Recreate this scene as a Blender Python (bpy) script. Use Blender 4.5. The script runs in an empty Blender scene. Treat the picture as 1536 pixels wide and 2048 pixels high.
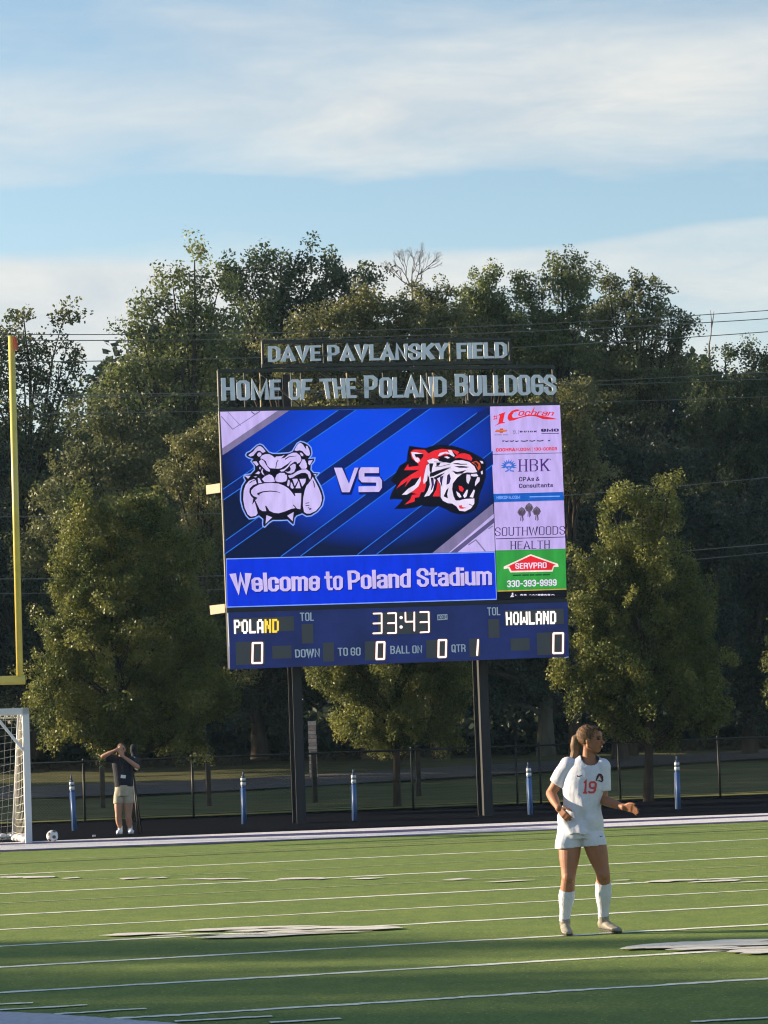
import bpy, bmesh, math, random
import numpy as np
from mathutils import Vector, Matrix
from mathutils.bvhtree import BVHTree

SC = bpy.context.scene
COL = SC.collection
PI = math.pi

# ------------------------------------------------------------------ camera
F_PX, CX, CY = 5600.0, 768.0, 1024.0
EYE = Vector((0.0, 0.0, 1.555))
PITCH = math.atan((1494.0 - CY) / F_PX)
ROLL = 0.036
_f = Vector((0, math.cos(PITCH), math.sin(PITCH)))
_r0 = Vector((1, 0, 0))
_u0 = _r0.cross(_f)
CAM_R = (_r0 * math.cos(ROLL) - _u0 * math.sin(ROLL)).normalized()
CAM_U = (_u0 * math.cos(ROLL) + _r0 * math.sin(ROLL)).normalized()
CAM_F = _f.normalized()
cam_data = bpy.data.cameras.new('camera')
cam = bpy.data.objects.new('camera', cam_data)
COL.objects.link(cam)
cam.matrix_world = Matrix((
    (CAM_R.x, CAM_U.x, -CAM_F.x, EYE.x),
    (CAM_R.y, CAM_U.y, -CAM_F.y, EYE.y),
    (CAM_R.z, CAM_U.z, -CAM_F.z, EYE.z),
    (0, 0, 0, 1)))
cam_data.sensor_fit = 'VERTICAL'
cam_data.sensor_height = 36.0
cam_data.lens = F_PX / 2048.0 * 36.0
cam_data.clip_start = 0.5
cam_data.clip_end = 5000.0
SC.camera = cam

EXPO = 1.30
# ------------------------------------------------------------------ light
SUN_ELEV = math.radians(14.0)
SUN_BEHIND = math.radians(15.0)          # the sun stands to the left, a little beyond the picture plane
SUN_DIR = Vector((-math.cos(SUN_BEHIND) * math.cos(SUN_ELEV),
                  math.sin(SUN_BEHIND) * math.cos(SUN_ELEV), math.sin(SUN_ELEV)))
sun_data = bpy.data.lights.new('sun', 'SUN')
sun_data.energy = 5.0
sun_data.angle = math.radians(0.6)
sun_data.color = (1.0, 0.80, 0.55)
sun = bpy.data.objects.new('sun', sun_data)
sun.rotation_euler = SUN_DIR.to_track_quat('Z', 'Y').to_euler()
sun.location = (-60, 10, 30)
COL.objects.link(sun)

world = bpy.data.worlds.new('World')
SC.world = world
world.use_nodes = True
def build_world():
    nt = world.node_tree
    N, L = nt.nodes, nt.links
    for n in list(N): N.remove(n)
    out = N.new('ShaderNodeOutputWorld')
    bg = N.new('ShaderNodeBackground'); bg.inputs['Strength'].default_value = 0.090
    L.new(bg.outputs[0], out.inputs[0])
    sky = N.new('ShaderNodeTexSky'); sky.sky_type = 'NISHITA'; sky.sun_disc = False
    sky.sun_elevation = SUN_ELEV
    sky.sun_rotation = math.atan2(SUN_DIR.x, SUN_DIR.y)
    sky.air_density = 1.0; sky.dust_density = 0.6; sky.ozone_density = 1.6
    def M(op, a, b=None, clamp=False):
        n = N.new('ShaderNodeMath'); n.operation = op; n.use_clamp = clamp
        for i, v in enumerate((a, b)):
            if v is None: continue
            if isinstance(v, (int, float)): n.inputs[i].default_value = v
            else: L.new(v, n.inputs[i])
        return n.outputs[0]
    tc = N.new('ShaderNodeTexCoord')
    sep = N.new('ShaderNodeSeparateXYZ'); L.new(tc.outputs['Generated'], sep.inputs[0])
    z, x, y = sep.outputs[2], sep.outputs[0], sep.outputs[1]
    comb = N.new('ShaderNodeCombineXYZ')
    L.new(M('MULTIPLY', x, 5.0), comb.inputs[0]); L.new(M('MULTIPLY', y, 5.0), comb.inputs[1])
    zz = M('SUBTRACT', z, M('MULTIPLY', x, 0.012))
    L.new(M('MULTIPLY', zz, 19.0), comb.inputs[2])
    def noise(scale, detail, rough, off=(0, 0, 0), dist=0.0):
        mp = N.new('ShaderNodeMapping'); L.new(comb.outputs[0], mp.inputs[0])
        mp.inputs['Location'].default_value = off
        n = N.new('ShaderNodeTexNoise'); L.new(mp.outputs[0], n.inputs['Vector'])
        n.inputs['Scale'].default_value = scale; n.inputs['Detail'].default_value = detail
        n.inputs['Roughness'].default_value = rough; n.inputs['Distortion'].default_value = dist
        return n.outputs['Fac']
    n1 = noise(1.15, 7, 0.55, (3.1, 1.7, 0.4), 0.35)
    n2 = noise(2.6, 8, 0.62, (0, 4, 9), 0.5)
    nw = noise(0.55, 3, 0.5, (7, 2, 5))
    # elevation bands of the layered cloud, warped by the noise
    zw = M('ADD', zz, M('MULTIPLY', M('SUBTRACT', nw, 0.5), 0.050))
    zw = M('ADD', zw, M('MULTIPLY', M('SUBTRACT', n1, 0.5), 0.022))
    ramp = N.new('ShaderNodeValToRGB')
    L.new(M('MULTIPLY', zw, 2.0), ramp.inputs[0])
    cr = ramp.color_ramp; cr.interpolation = 'EASE'
    pts = [(0.0, .62), (.27, .70), (.312, .92), (.336, .85), (.352, .08), (.386, .05), (.404, .58), (.45, .74), (.50, .48), (.545, .34), (.60, .34), (.74, .10), (1.0, .06)]
    cr.elements[0].position, cr.elements[0].color = pts[0][0], (pts[0][1],) * 3 + (1,)
    cr.elements[1].position, cr.elements[1].color = pts[-1][0], (pts[-1][1],) * 3 + (1,)
    for p, v in pts[1:-1]:
        e = cr.elements.new(p); e.color = (v, v, v, 1)
    base = ramp.outputs[0]
    m = M('ADD', base, M('MULTIPLY', M('SUBTRACT', n1, 0.5), 1.75))
    m = M('ADD', m, M('MULTIPLY', M('SUBTRACT', n2, 0.5), 0.36))
    m = M('MULTIPLY', M('SUBTRACT', m, 0.16), 1.35, True)
    m = M('MULTIPLY', m, 0.94)
    # thickness of the cloud gives it a slightly greyer body and warm white rims
    colr = N.new('ShaderNodeValToRGB'); L.new(n2, colr.inputs[0])
    colr.color_ramp.elements[0].position = .30; colr.color_ramp.elements[0].color = (2.95, 3.20, 3.38, 1)
    colr.color_ramp.elements[1].position = .68; colr.color_ramp.elements[1].color = (4.0, 3.98, 3.78, 1)
    tint = N.new('ShaderNodeMix'); tint.data_type = 'RGBA'; tint.blend_type = 'MULTIPLY'
    tint.inputs[0].default_value = 1.0
    L.new(sky.outputs[0], tint.inputs[6]); tint.inputs[7].default_value = SKY_TINT
    mix = N.new('ShaderNodeMix'); mix.data_type = 'RGBA'
    L.new(m, mix.inputs[0]); L.new(tint.outputs[2], mix.inputs[6]); L.new(colr.outputs[0], mix.inputs[7])
    L.new(mix.outputs[2], bg.inputs[0])
SKY_TINT = (0.98, 0.96, 0.92, 1)
build_world()
SC.view_settings.view_transform = 'Standard'
SC.view_settings.look = 'None'
SC.view_settings.gamma = 1.0
SC.view_settings.use_curve_mapping = False
SC.view_settings.exposure = EXPO
SC.cycles.use_denoising = True
SC.cycles.max_bounces = 5
SC.cycles.filter_width = 1.15
SC.cycles.diffuse_bounces = 3
SC.cycles.transmission_bounces = 3
SC.cycles.transparent_max_bounces = 6

# ------------------------------------------------------------------ helpers
def ray(px, py):
    return CAM_F * F_PX + CAM_R * (px - CX) - CAM_U * (py - CY)
def at(px, py, Y):
    """world point seen at photo pixel px,py on the vertical plane at distance Y"""
    d = ray(px, py); return EYE + d * (Y / d.y)
def ground(px, py, z=0.0):
    d = ray(px, py); return EYE + d * ((z - EYE.z) / d.z)
def hor(px):
    return 1494.0 - ROLL * (px - CX)

def tag(o, label=None, cat=None, group=None, kind=None):
    if label: o['label'] = label
    if cat: o['category'] = cat
    if group: o['group'] = group
    if kind: o['kind'] = kind
    return o
def empty(name, loc=(0, 0, 0)):
    o = bpy.data.objects.new(name, None); COL.objects.link(o)
    o.location = loc; o.empty_display_size = 0.2
    return o
def link_mesh(name, me, parent=None, mats=()):
    o = bpy.data.objects.new(name, me); COL.objects.link(o)
    for m in mats: me.materials.append(m)
    if parent is not None:
        o.parent = parent
        o.matrix_parent_inverse = Matrix.Translation(-abs_loc(parent))
    return o
def abs_loc(o):
    v = Vector(o.location)
    p = o.parent
    if p is not None and o.type == 'EMPTY': v = v + abs_loc(p)
    if o.type == 'MESH': return Vector((0, 0, 0))
    return v
def smooth(me, on=True):
    me.polygons.foreach_set('use_smooth', [on] * len(me.polygons))
    me.update()

class MB:
    """collects simple solids in world coordinates and links them as one mesh"""
    def __init__(s): s.v = []; s.f = []; s.m = []
    def add(s, vs, fs, mi=0):
        o = len(s.v); s.v += [tuple(v) for v in vs]
        s.f += [tuple(i + o for i in f) for f in fs]; s.m += [mi] * len(fs)
    def box(s, c, size, rot=None, mi=0):
        c = Vector(c); hx, hy, hz = size[0] / 2, size[1] / 2, size[2] / 2
        vs = []
        for x, y, z in ((-1,-1,-1),(1,-1,-1),(1,1,-1),(-1,1,-1),(-1,-1,1),(1,-1,1),(1,1,1),(-1,1,1)):
            p = Vector((x*hx, y*hy, z*hz))
            if rot is not None: p = rot @ p
            vs.append(c + p)
        s.add(vs, [(3,2,1,0),(4,5,6,7),(0,1,5,4),(1,2,6,5),(2,3,7,6),(3,0,4,7)], mi)
    def beam(s, a, b, w, h, mi=0, up=Vector((0, 0, 1))):
        a, b = Vector(a), Vector(b); d = (b - a); L = d.length; d.normalize()
        x = d.cross(up)
        if x.length < 1e-4: x = d.cross(Vector((0, 1, 0)))
        x.normalize(); y = x.cross(d).normalized()
        vs = []
        for p in (a, b):
            for i, j in ((-1,-1),(1,-1),(1,1),(-1,1)):
                vs.append(p + x * (i * w / 2) + y * (j * h / 2))
        s.add(vs, [(0,1,2,3),(7,6,5,4),(0,4,5,1),(1,5,6,2),(2,6,7,3),(3,7,4,0)], mi)
    def tube(s, pts, rads, n=8, caps=True, mi=0):
        pts = [Vector(p) for p in pts]
        if isinstance(rads, (int, float)): rads = [rads] * len(pts)
        rings = []; prev = None
        for i, p in enumerate(pts):
            d = (pts[min(i + 1, len(pts) - 1)] - pts[max(i - 1, 0)]).normalized()
            if prev is None:
                x = d.cross(Vector((0, 0, 1)))
                if x.length < 1e-3: x = d.cross(Vector((0, 1, 0)))
            else: x = prev - d * prev.dot(d)
            x.normalize(); prev = x; y = d.cross(x)
            rings.append([p + (x * math.cos(2*PI*k/n) + y * math.sin(2*PI*k/n)) * rads[i] for k in range(n)])
        vs = [v for r in rings for v in r]; fs = []
        for i in range(len(pts) - 1):
            for k in range(n):
                a = i*n + k; b = i*n + (k+1) % n
                fs.append((a, a + n, b + n, b))
        if caps:
            fs.append(tuple(range(n))); fs.append(tuple(reversed(range((len(pts)-1)*n, len(pts)*n))))
        s.add(vs, fs, mi)
    def loft(s, rings, mi=0, caps=True):
        n = len(rings[0]); vs = [v for r in rings for v in r]; fs = []
        for i in range(len(rings) - 1):
            for k in range(n):
                a = i*n + k; b = i*n + (k+1) % n
                fs.append((a, b, b + n, a + n))
        if caps:
            fs.append(tuple(reversed(range(n)))); fs.append(tuple(range((len(rings)-1)*n, len(rings)*n)))
        s.add(vs, fs, mi)
    def ball(s, c, r, nu=12, nv=8, rot=None, mi=0):
        if isinstance(r, (int, float)): r = (r, r, r)
        c = Vector(c); rings = []
        for j in range(1, nv):
            th = PI * j / nv; ring = []
            for k in range(nu):
                ph = 2*PI*k/nu
                p = Vector((r[0]*math.sin(th)*math.cos(ph), r[1]*math.sin(th)*math.sin(ph), -r[2]*math.cos(th)))
                if rot is not None: p = rot @ p
                ring.append(c + p)
            rings.append(ring)
        o = len(s.v)
        s.loft(rings, mi, caps=False)
        bo = Vector((0, 0, -r[2])); to = Vector((0, 0, r[2]))
        if rot is not None: bo = rot @ bo; to = rot @ to
        b = len(s.v); s.v += [tuple(c + bo), tuple(c + to)]
        for k in range(nu):
            s.f.append((b, o + (k+1) % nu, o + k)); s.m.append(mi)
            t = o + (nv - 2)*nu
            s.f.append((b + 1, t + k, t + (k+1) % nu)); s.m.append(mi)
    def build(s, name, mats, parent=None, smoothed=False):
        if not isinstance(mats, (list, tuple)): mats = [mats]
        me = bpy.data.meshes.new(name)
        me.from_pydata(s.v, [], s.f)
        me.polygons.foreach_set('material_index', s.m)
        if smoothed: smooth(me)
        me.update()
        return link_mesh(name, me, parent, mats)

_M = {}
def mat(name, rgb, rough=0.7, metal=0.0, spec=0.4, var=0.0, vscale=8.0, bump=0.0, bscale=40.0, col2=None, emit=None, estr=1.0, coord='Object', stretch=None, detail=4):
    if name in _M: return _M[name]
    m = bpy.data.materials.new(name); m.use_nodes = True; _M[name] = m
    nt = m.node_tree; N, L = nt.nodes, nt.links
    b = N['Principled BSDF']
    b.inputs['Base Color'].default_value = (*rgb, 1)
    b.inputs['Roughness'].default_value = rough
    b.inputs['Metallic'].default_value = metal
    b.inputs['Specular IOR Level'].default_value = spec
    vec = None
    if var > 0 or bump > 0:
        tc = N.new('ShaderNodeTexCoord'); mp = N.new('ShaderNodeMapping')
        L.new(tc.outputs[coord], mp.inputs[0])
        if stretch: mp.inputs['Scale'].default_value = stretch
        vec = mp.outputs[0]
    if var > 0:
        n = N.new('ShaderNodeTexNoise'); n.inputs['Scale'].default_value = vscale; n.inputs['Detail'].default_value = detail
        n.inputs['Roughness'].default_value = 0.6
        L.new(vec, n.inputs['Vector'])
        r = N.new('ShaderNodeValToRGB'); L.new(n.outputs['Fac'], r.inputs[0])
        c2 = col2 or tuple(min(1, c * (1 + var)) for c in rgb)
        c1 = rgb if col2 else tuple(c * (1 - var) for c in rgb)
        r.color_ramp.elements[0].position = .32; r.color_ramp.elements[0].color = (*c1, 1)
        r.color_ramp.elements[1].position = .68; r.color_ramp.elements[1].color = (*c2, 1)
        L.new(r.outputs[0], b.inputs['Base Color'])
    if bump > 0:
        n = N.new('ShaderNodeTexNoise'); n.inputs['Scale'].default_value = bscale; n.inputs['Detail'].default_value = 5
        L.new(vec, n.inputs['Vector'])
        bp = N.new('ShaderNodeBump'); bp.inputs['Strength'].default_value = bump; bp.inputs['Distance'].default_value = 0.02
        L.new(n.outputs['Fac'], bp.inputs['Height']); L.new(bp.outputs[0], b.inputs['Normal'])
    if emit:
        b.inputs['Emission Color'].default_value = (*emit, 1); b.inputs['Emission Strength'].default_value = estr
    return m
def s2l(r, g, b):
    def f(c):
        c /= 255.0
        return c / 12.92 if c <= 0.04045 else ((c + 0.055) / 1.055) ** 2.4
    return (f(r), f(g), f(b))
def led(name, r, g, b, k=1.0):
    """a lit LED surface, very slightly uneven from module to module"""
    if name in _M: return _M[name]
    m = mat(name, (0.01, 0.01, 0.012), rough=0.8, spec=0.1, emit=s2l(r, g, b), estr=k * 2**-EXPO)
    nt = m.node_tree; N, L = nt.nodes, nt.links
    tc = N.new('ShaderNodeTexCoord'); mp = N.new('ShaderNodeMapping'); L.new(tc.outputs['Object'], mp.inputs[0]); mp.inputs['Scale'].default_value = (1, 1, .25)
    n = N.new('ShaderNodeTexNoise'); n.inputs['Scale'].default_value = 7; n.inputs['Detail'].default_value = 3; L.new(mp.outputs[0], n.inputs['Vector'])
    r_ = N.new('ShaderNodeMapRange'); r_.inputs[1].default_value = .3; r_.inputs[2].default_value = .7
    r_.inputs[3].default_value = k * 2**-EXPO * .86; r_.inputs[4].default_value = k * 2**-EXPO * 1.12
    L.new(n.outputs['Fac'], r_.inputs[0]); L.new(r_.outputs[0], N['Principled BSDF'].inputs['Emission Strength'])
    return m
# ------------------------------------------------------------------ the ground
TH = math.atan(0.28)
FU = Vector((math.cos(TH), math.sin(TH), 0))      # along the painted lines
FV = Vector((-math.sin(TH), math.cos(TH), 0))     # away from the camera
def sheet(name, poly, z, m, parent=None):
    mb = MB(); mb.add([(p[0], p[1], z) for p in poly], [tuple(range(len(poly)))])
    return mb.build(name, m, parent)
def turf_material():
    m = bpy.data.materials.new('artificial_turf'); m.use_nodes = True
    nt = m.node_tree; N, L = nt.nodes, nt.links; b = N['Principled BSDF']
    b.inputs['Roughness'].default_value = 0.85; b.inputs['Specular IOR Level'].default_value = 0.15
    tc = N.new('ShaderNodeTexCoord')
    def noise(scale, detail, rough=0.6, st=(1, 1, 1)):
        mp = N.new('ShaderNodeMapping'); L.new(tc.outputs['Object'], mp.inputs[0]); mp.inputs['Scale'].default_value = st
        n = N.new('ShaderNodeTexNoise'); n.inputs['Scale'].default_value = scale; n.inputs['Detail'].default_value = detail
        n.inputs['Roughness'].default_value = rough; L.new(mp.outputs[0], n.inputs['Vector']); return n
    big = noise(0.35, 3); fine = noise(34, 4, 0.8, (1, 0.7, 1)); mid = noise(5, 4, .6, (1, .5, 1))
    r = N.new('ShaderNodeValToRGB'); L.new(fine.outputs['Fac'], r.inputs[0])
    e = r.color_ramp.elements
    e[0].position = .30; e[0].color = (0.088, 0.165, 0.056, 1)
    e[1].position = .74; e[1].color = (0.290, 0.360, 0.092, 1)
    mx = N.new('ShaderNodeMix'); mx.data_type = 'RGBA'; mx.blend_type = 'MULTIPLY'; mx.inputs[0].default_value = 1.0
    r2 = N.new('ShaderNodeValToRGB'); L.new(mid.outputs['Fac'], r2.inputs[0])
    r2.color_ramp.elements[0].position = .3; r2.color_ramp.elements[0].color = (.80, .84, .86, 1)
    r2.color_ramp.elements[1].position = .7; r2.color_ramp.elements[1].color = (1.15, 1.1, 1.0, 1)
    L.new(r.outputs[0], mx.inputs[6]); L.new(r2.outputs[0], mx.inputs[7])
    mx2 = N.new('ShaderNodeMix'); mx2.data_type = 'RGBA'; mx2.blend_type = 'MULTIPLY'; mx2.inputs[0].default_value = 1.0
    r3 = N.new('ShaderNodeValToRGB'); L.new(big.outputs['Fac'], r3.inputs[0])
    r3.color_ramp.elements[0].position = .3; r3.color_ramp.elements[0].color = (.85, .9, .9, 1)
    r3.color_ramp.elements[1].position = .7; r3.color_ramp.elements[1].color = (1.1, 1.06, 1.0, 1)
    L.new(mx.outputs[2], mx2.inputs[6]); L.new(r3.outputs[0], mx2.inputs[7])
    # pale specks of blades and rubber crumb, sunlit glints painted into the colour
    sp = noise(48, 1, .5, (1, .4, 1)); sr = N.new('ShaderNodeValToRGB'); L.new(sp.outputs['Fac'], sr.inputs[0])
    sr.color_ramp.elements[0].position = .66; sr.color_ramp.elements[0].color = (0, 0, 0, 1)
    sr.color_ramp.elements[1].position = .76; sr.color_ramp.elements[1].color = (1, 1, 1, 1)
    mx3 = N.new('ShaderNodeMix'); mx3.data_type = 'RGBA'; L.new(sr.outputs[0], mx3.inputs[0]); L.new(mx2.outputs[2], mx3.inputs[6]); mx3.inputs[7].default_value = (.42, .44, .16, 1)
    L.new(mx3.outputs[2], b.inputs['Base Color'])
    bp = N.new('ShaderNodeBump'); bp.inputs['Strength'].default_value = 1.0; bp.inputs['Distance'].default_value = 0.03
    L.new(fine.outputs['Fac'], bp.inputs['Height']); L.new(bp.outputs[0], b.inputs['Normal'])
    return m
M_TURF = turf_material()
FA = ground(768, 1664)                      # a point on the end line
def fp(a, b): return FA + FU * a + FV * b
field = sheet('playing_field', [fp(-60, -75), fp(60, -75), fp(60, 0.6), fp(-60, 0.6)], 0.0, M_TURF)
tag(field, 'green striped artificial turf in front of the scoreboard', kind='structure')
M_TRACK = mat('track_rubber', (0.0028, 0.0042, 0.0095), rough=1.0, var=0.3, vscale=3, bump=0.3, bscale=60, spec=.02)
EDGE_A, EDGE_B = ground(60, 1648), ground(1500, 1592)     # far edge of the track, where the fence stands
ed = (EDGE_B - EDGE_A).normalized()
def ep(a, off=0.0):
    n = Vector((-ed.y, ed.x, 0)); return EDGE_A + ed * a + n * off
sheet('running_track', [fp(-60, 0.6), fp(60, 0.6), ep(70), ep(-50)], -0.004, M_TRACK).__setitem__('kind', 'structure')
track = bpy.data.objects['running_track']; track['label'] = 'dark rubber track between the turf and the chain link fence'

# grass beyond the track: a bank that climbs gently towards the wood, then runs level to the horizon
def bank_z(d):
    if d <= 1: return 0.0
    t = min(1.0, (d - 1) / 38.0)
    return 1.45 * (t * t * (3 - 2 * t)) * 0.55 + 1.45 * t * 0.45
def build_bank():
    mb = MB(); rows = [0, 1, 3, 6, 10, 14, 18, 22, 26, 30, 36, 44, 60, 100, 200, 500, 1500]
    cols = [-900, -300, -120, -60] + list(range(-45, 66, 3)) + [90, 150, 320, 900]
    rnd = random.Random(5)
    vs = []
    for r in rows:
        for c in cols:
            p = ep(c, r); z = bank_z(r) + (rnd.uniform(-.05, .05) if 3 < r < 50 else 0)
            vs.append((p.x, p.y, z - 0.008 if r == 0 else z))
    n = len(cols); fs = []
    for i in range(len(rows) - 1):
        for k in range(n - 1):
            a = i*n + k; fs.append((a, a+1, a+n+1, a+n))
    mb.add(vs, fs)
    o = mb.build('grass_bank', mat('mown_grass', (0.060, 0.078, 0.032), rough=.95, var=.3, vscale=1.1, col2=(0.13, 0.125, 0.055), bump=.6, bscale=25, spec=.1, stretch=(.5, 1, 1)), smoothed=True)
    tag(o, 'shaded mown grass bank rising to the trees', kind='structure')
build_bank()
def verge():  # sunlit strip of the bank, its light painted as paler grass
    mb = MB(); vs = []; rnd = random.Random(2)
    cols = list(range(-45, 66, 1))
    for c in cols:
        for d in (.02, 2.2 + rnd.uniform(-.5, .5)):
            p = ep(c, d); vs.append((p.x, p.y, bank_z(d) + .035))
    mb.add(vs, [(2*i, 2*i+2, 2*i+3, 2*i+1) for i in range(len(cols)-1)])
    tag(mb.build('sunlit_grass_strip', mat('sunlit_grass', (0.115, 0.135, 0.045), rough=.95, var=.3, vscale=2.5, col2=(.20, .20, .075), bump=.6, bscale=25, spec=.1)), 'grass strip at the foot of the fence, its sunlight painted as lighter colour', kind='structure')
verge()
def apron():
    # plain ground far to the sides and behind, level with the field
    mb = MB()
    z = -0.03
    mb.add([(-1500, -1500, z), (1500, -1500, z), (1500, 70, z), (-1500, 70, z)], [(0, 1, 2, 3)])
    tag(mb.build('surrounding_ground', mat('surround_grass', (0.05, 0.075, 0.03), rough=.95, var=.3, vscale=.5)), kind='structure')
apron()
def road():
    mb = MB(); pts = []
    for k in range(-12, 20):
        a = k * 2.6
        w0 = 13.0; w1 = 19.0
        fade = max(0.0, (a - 6) / 24.0)
        d0 = w0 + fade * 9 ; d1 = w1 + fade * 7
        for d in (d0, (d0+d1)/2, d1):
            p = ep(a, d); pts.append((p.x, p.y, bank_z(d) + 0.06))
    n = len(pts)//3
    fs = []
    for i in range(n-1):
        for k in range(2):
            a = i*3+k; fs.append((a, a+1+0, a+4, a+3))
    mb.add(pts, fs)
    tag(mb.build('road', mat('worn_asphalt', (0.085, 0.080, 0.078), rough=.9, var=.2, vscale=2, bump=.2)), 'grey drive crossing the bank behind the fence', kind='structure')
road()

# ------------------------------------------------------------------ painted markings
def paint_material(name, rgb, rgb2, breakup=0.0):
    m = mat(name, rgb, rough=.85, var=.3, vscale=26, col2=rgb2, bump=.8, bscale=70, spec=.15, stretch=(1, .6, 1), detail=6)
    return m
M_WHITE = paint_material('line_paint', (0.70, 0.73, 0.62), (0.90, 0.90, 0.84))
M_THIN = paint_material('worn_line_paint', (0.22, 0.28, 0.13), (0.52, 0.55, 0.38))
M_NUM = mat('number_paint', (0.62, 0.61, 0.55), rough=.85, var=.3, vscale=9, col2=(0.86, 0.82, 0.76), bump=.8, bscale=70, spec=.15, stretch=(.14, 1.6, 1), detail=6)
M_PURPLE = paint_material('purple_shadow_colour', (0.045, 0.045, 0.13), (0.09, 0.085, 0.20))
M_ENDW = paint_material('end_line_paint', (0.50, 0.50, 0.56), (0.78, 0.78, 0.80))
M_SEAM = mat('turf_seam', (0.02, 0.035, 0.02), rough=.95)
_mk = [0]
def strip(name, p0, p1, w, m, z, jag=0.35, step=.12):
    """a painted strip with fibrous edges"""
    p0, p1 = Vector(p0), Vector(p1); d = p1 - p0; L = d.length; d.normalize(); n = Vector((-d.y, d.x, 0))
    rnd = random.Random(int(abs(p0.x*131 + p0.y*977)*10)); mb = MB(); vs = []; fs = []
    k = max(2, int(L/step)); wob = 0.0
    w_ = w
    for i in range(k+1):
        q = p0 + d * (L*i/k)
        if 'numeral' in name: w = w_ * min(1, 3.5*i/k + .08, 3.5*(1-i/k) + .08) * 1.1
        a = w/2 * (1 + rnd.uniform(-jag, jag)); b = w/2 * (1 + rnd.uniform(-jag, jag))
        wob = wob*.9 + rnd.uniform(-.006, .006)
        vs += [(q - n*(a - wob)).to_tuple()[:2] + (z,), (q + n*(b + wob)).to_tuple()[:2] + (z,)]
    for i in range(k): fs.append((2*i, 2*i+2, 2*i+3, 2*i+1))
    mb.add(vs, fs); return mb.build(name, m, field)
z1 = 0.004
for y0, w, mm in ((1724, .10, M_THIN), (1750, .15, M_WHITE), (1768, .08, M_THIN), (1788, .16, M_WHITE), (1807, .09, M_THIN), (1831, .15, M_WHITE),
               (1860, .10, M_WHITE), (1893, .12, M_WHITE), (1935, .12, M_WHITE), (1986.5, .12, M_WHITE)):
    g = ground(0, y0)
    strip('painted_line', g - FU * 25, g + FU * 45, w, mm, z1)
    if y0 == 1750:
        pass
g = ground(0, 1729); strip('turf_seam', g - FU*20, g + FU*40, .13, M_SEAM, z1, .15)
g = ground(222, 2038.5); strip('painted_line', g, g + FU*24, .10, M_WHITE, z1, .4, .05)
for (xa, ya, xb, yb) in ((-30, 2011.5, 66, 2007.5), (-30, 2023.5, 175, 2012), (110, 2030.5, 292, 2019), (350, 2045, 545, 2034.5), (540, 2047, 682, 2039), (1383, 2046, 1560, 2037), (-20, 1757, 14, 1756)):
    strip('yard_tick', ground(xa, ya), ground(xb, yb), .07, M_WHITE, z1 + .004, .4, .05)
for (xa, ya, xb, yb, w) in ((0, 1755, 107, 1756, .35), (122, 1758, 160, 1757, .3), (240, 1758.5, 290, 1757.5, .45), (290, 1758, 335, 1757, .3), (355, 1760, 500, 1758.5, .22), (550, 1761, 650, 1756, .35), (610, 1760, 660, 1758, .3),
    (700, 1760, 768, 1757, .3), (885, 1761, 945, 1759.5, .34), (968, 1766, 1070, 1761.5, .2), (1225, 1763, 1260, 1761, .18), (1290, 1766, 1395, 1760, .32), (1376, 1767, 1480, 1761, .25), (1460, 1767, 1540, 1764, .2)):
    strip('painted_numeral_stroke', ground(xa, ya), ground(xb, yb), w, M_NUM, z1 + .008, .5, .15)
def ground_poly(name, pts, m, z, parent=field):
    mb = MB(); rnd = random.Random(len(pts)); out = []
    for i, p in enumerate(pts):
        q = pts[(i+1) % len(pts)]
        k = max(1, int(abs(q[0]-p[0]) / 9))
        for j in range(k):
            t = j/k; out.append((p[0]+(q[0]-p[0])*t, p[1]+(q[1]-p[1])*t + (rnd.uniform(-.5, .5) if j else 0)))
    mb.add([ground(x, y).to_tuple()[:2] + (z,) for x, y in out], [tuple(range(len(out)))])
    return mb.build(name, m, parent)
for (xa, ya, xb, yb, w) in ((197, 1874, 330, 1868.5, .25), (225, 1870.5, 365, 1868.5, .2), (300, 1875, 440, 1869.5, .12), (360, 1864.5, 560, 1857, .3), (430, 1860.5, 640, 1854.5, .22), (450, 1866, 640, 1860, .22),
    (560, 1859, 800, 1857, .25), (600, 1865, 806, 1859, .22), (440, 1873.5, 700, 1866.5, .14), (386, 1878.5, 600, 1872, .30), (470, 1876, 745, 1864.5, .16), (520, 1868, 640, 1864, .2), (768, 1859.5, 806, 1858, .15),
    (1240, 1902, 1345, 1892, .22), (1250, 1898, 1400, 1887, .2), (1300, 1894.5, 1560, 1882, .32), (1290, 1901, 1560, 1887, .28), (1330, 1904, 1480, 1897, .2), (1400, 1894, 1560, 1892, .22), (1455, 1908, 1560, 1901, .28), (1480, 1911, 1560, 1906, .16), (1400, 1902.5, 1560, 1896, .15)):
    strip('painted_numeral_stroke', ground(xa, ya), ground(xb, yb), w, M_NUM, z1 + .010 + .0004*len(bpy.data.objects) % .004, .22, .10)
# the near pale corner, bottom left
ground_poly('painted_sideline', [(-200, 2026), (0, 2028), (110, 2033), (200, 2040), (250, 2044), (330, 2050), (500, 2068), (500, 2140), (-200, 2140)], mat('near_paint', (0.42, 0.42, 0.50), rough=.8, var=.12, vscale=20), z1 + .012)
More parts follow.
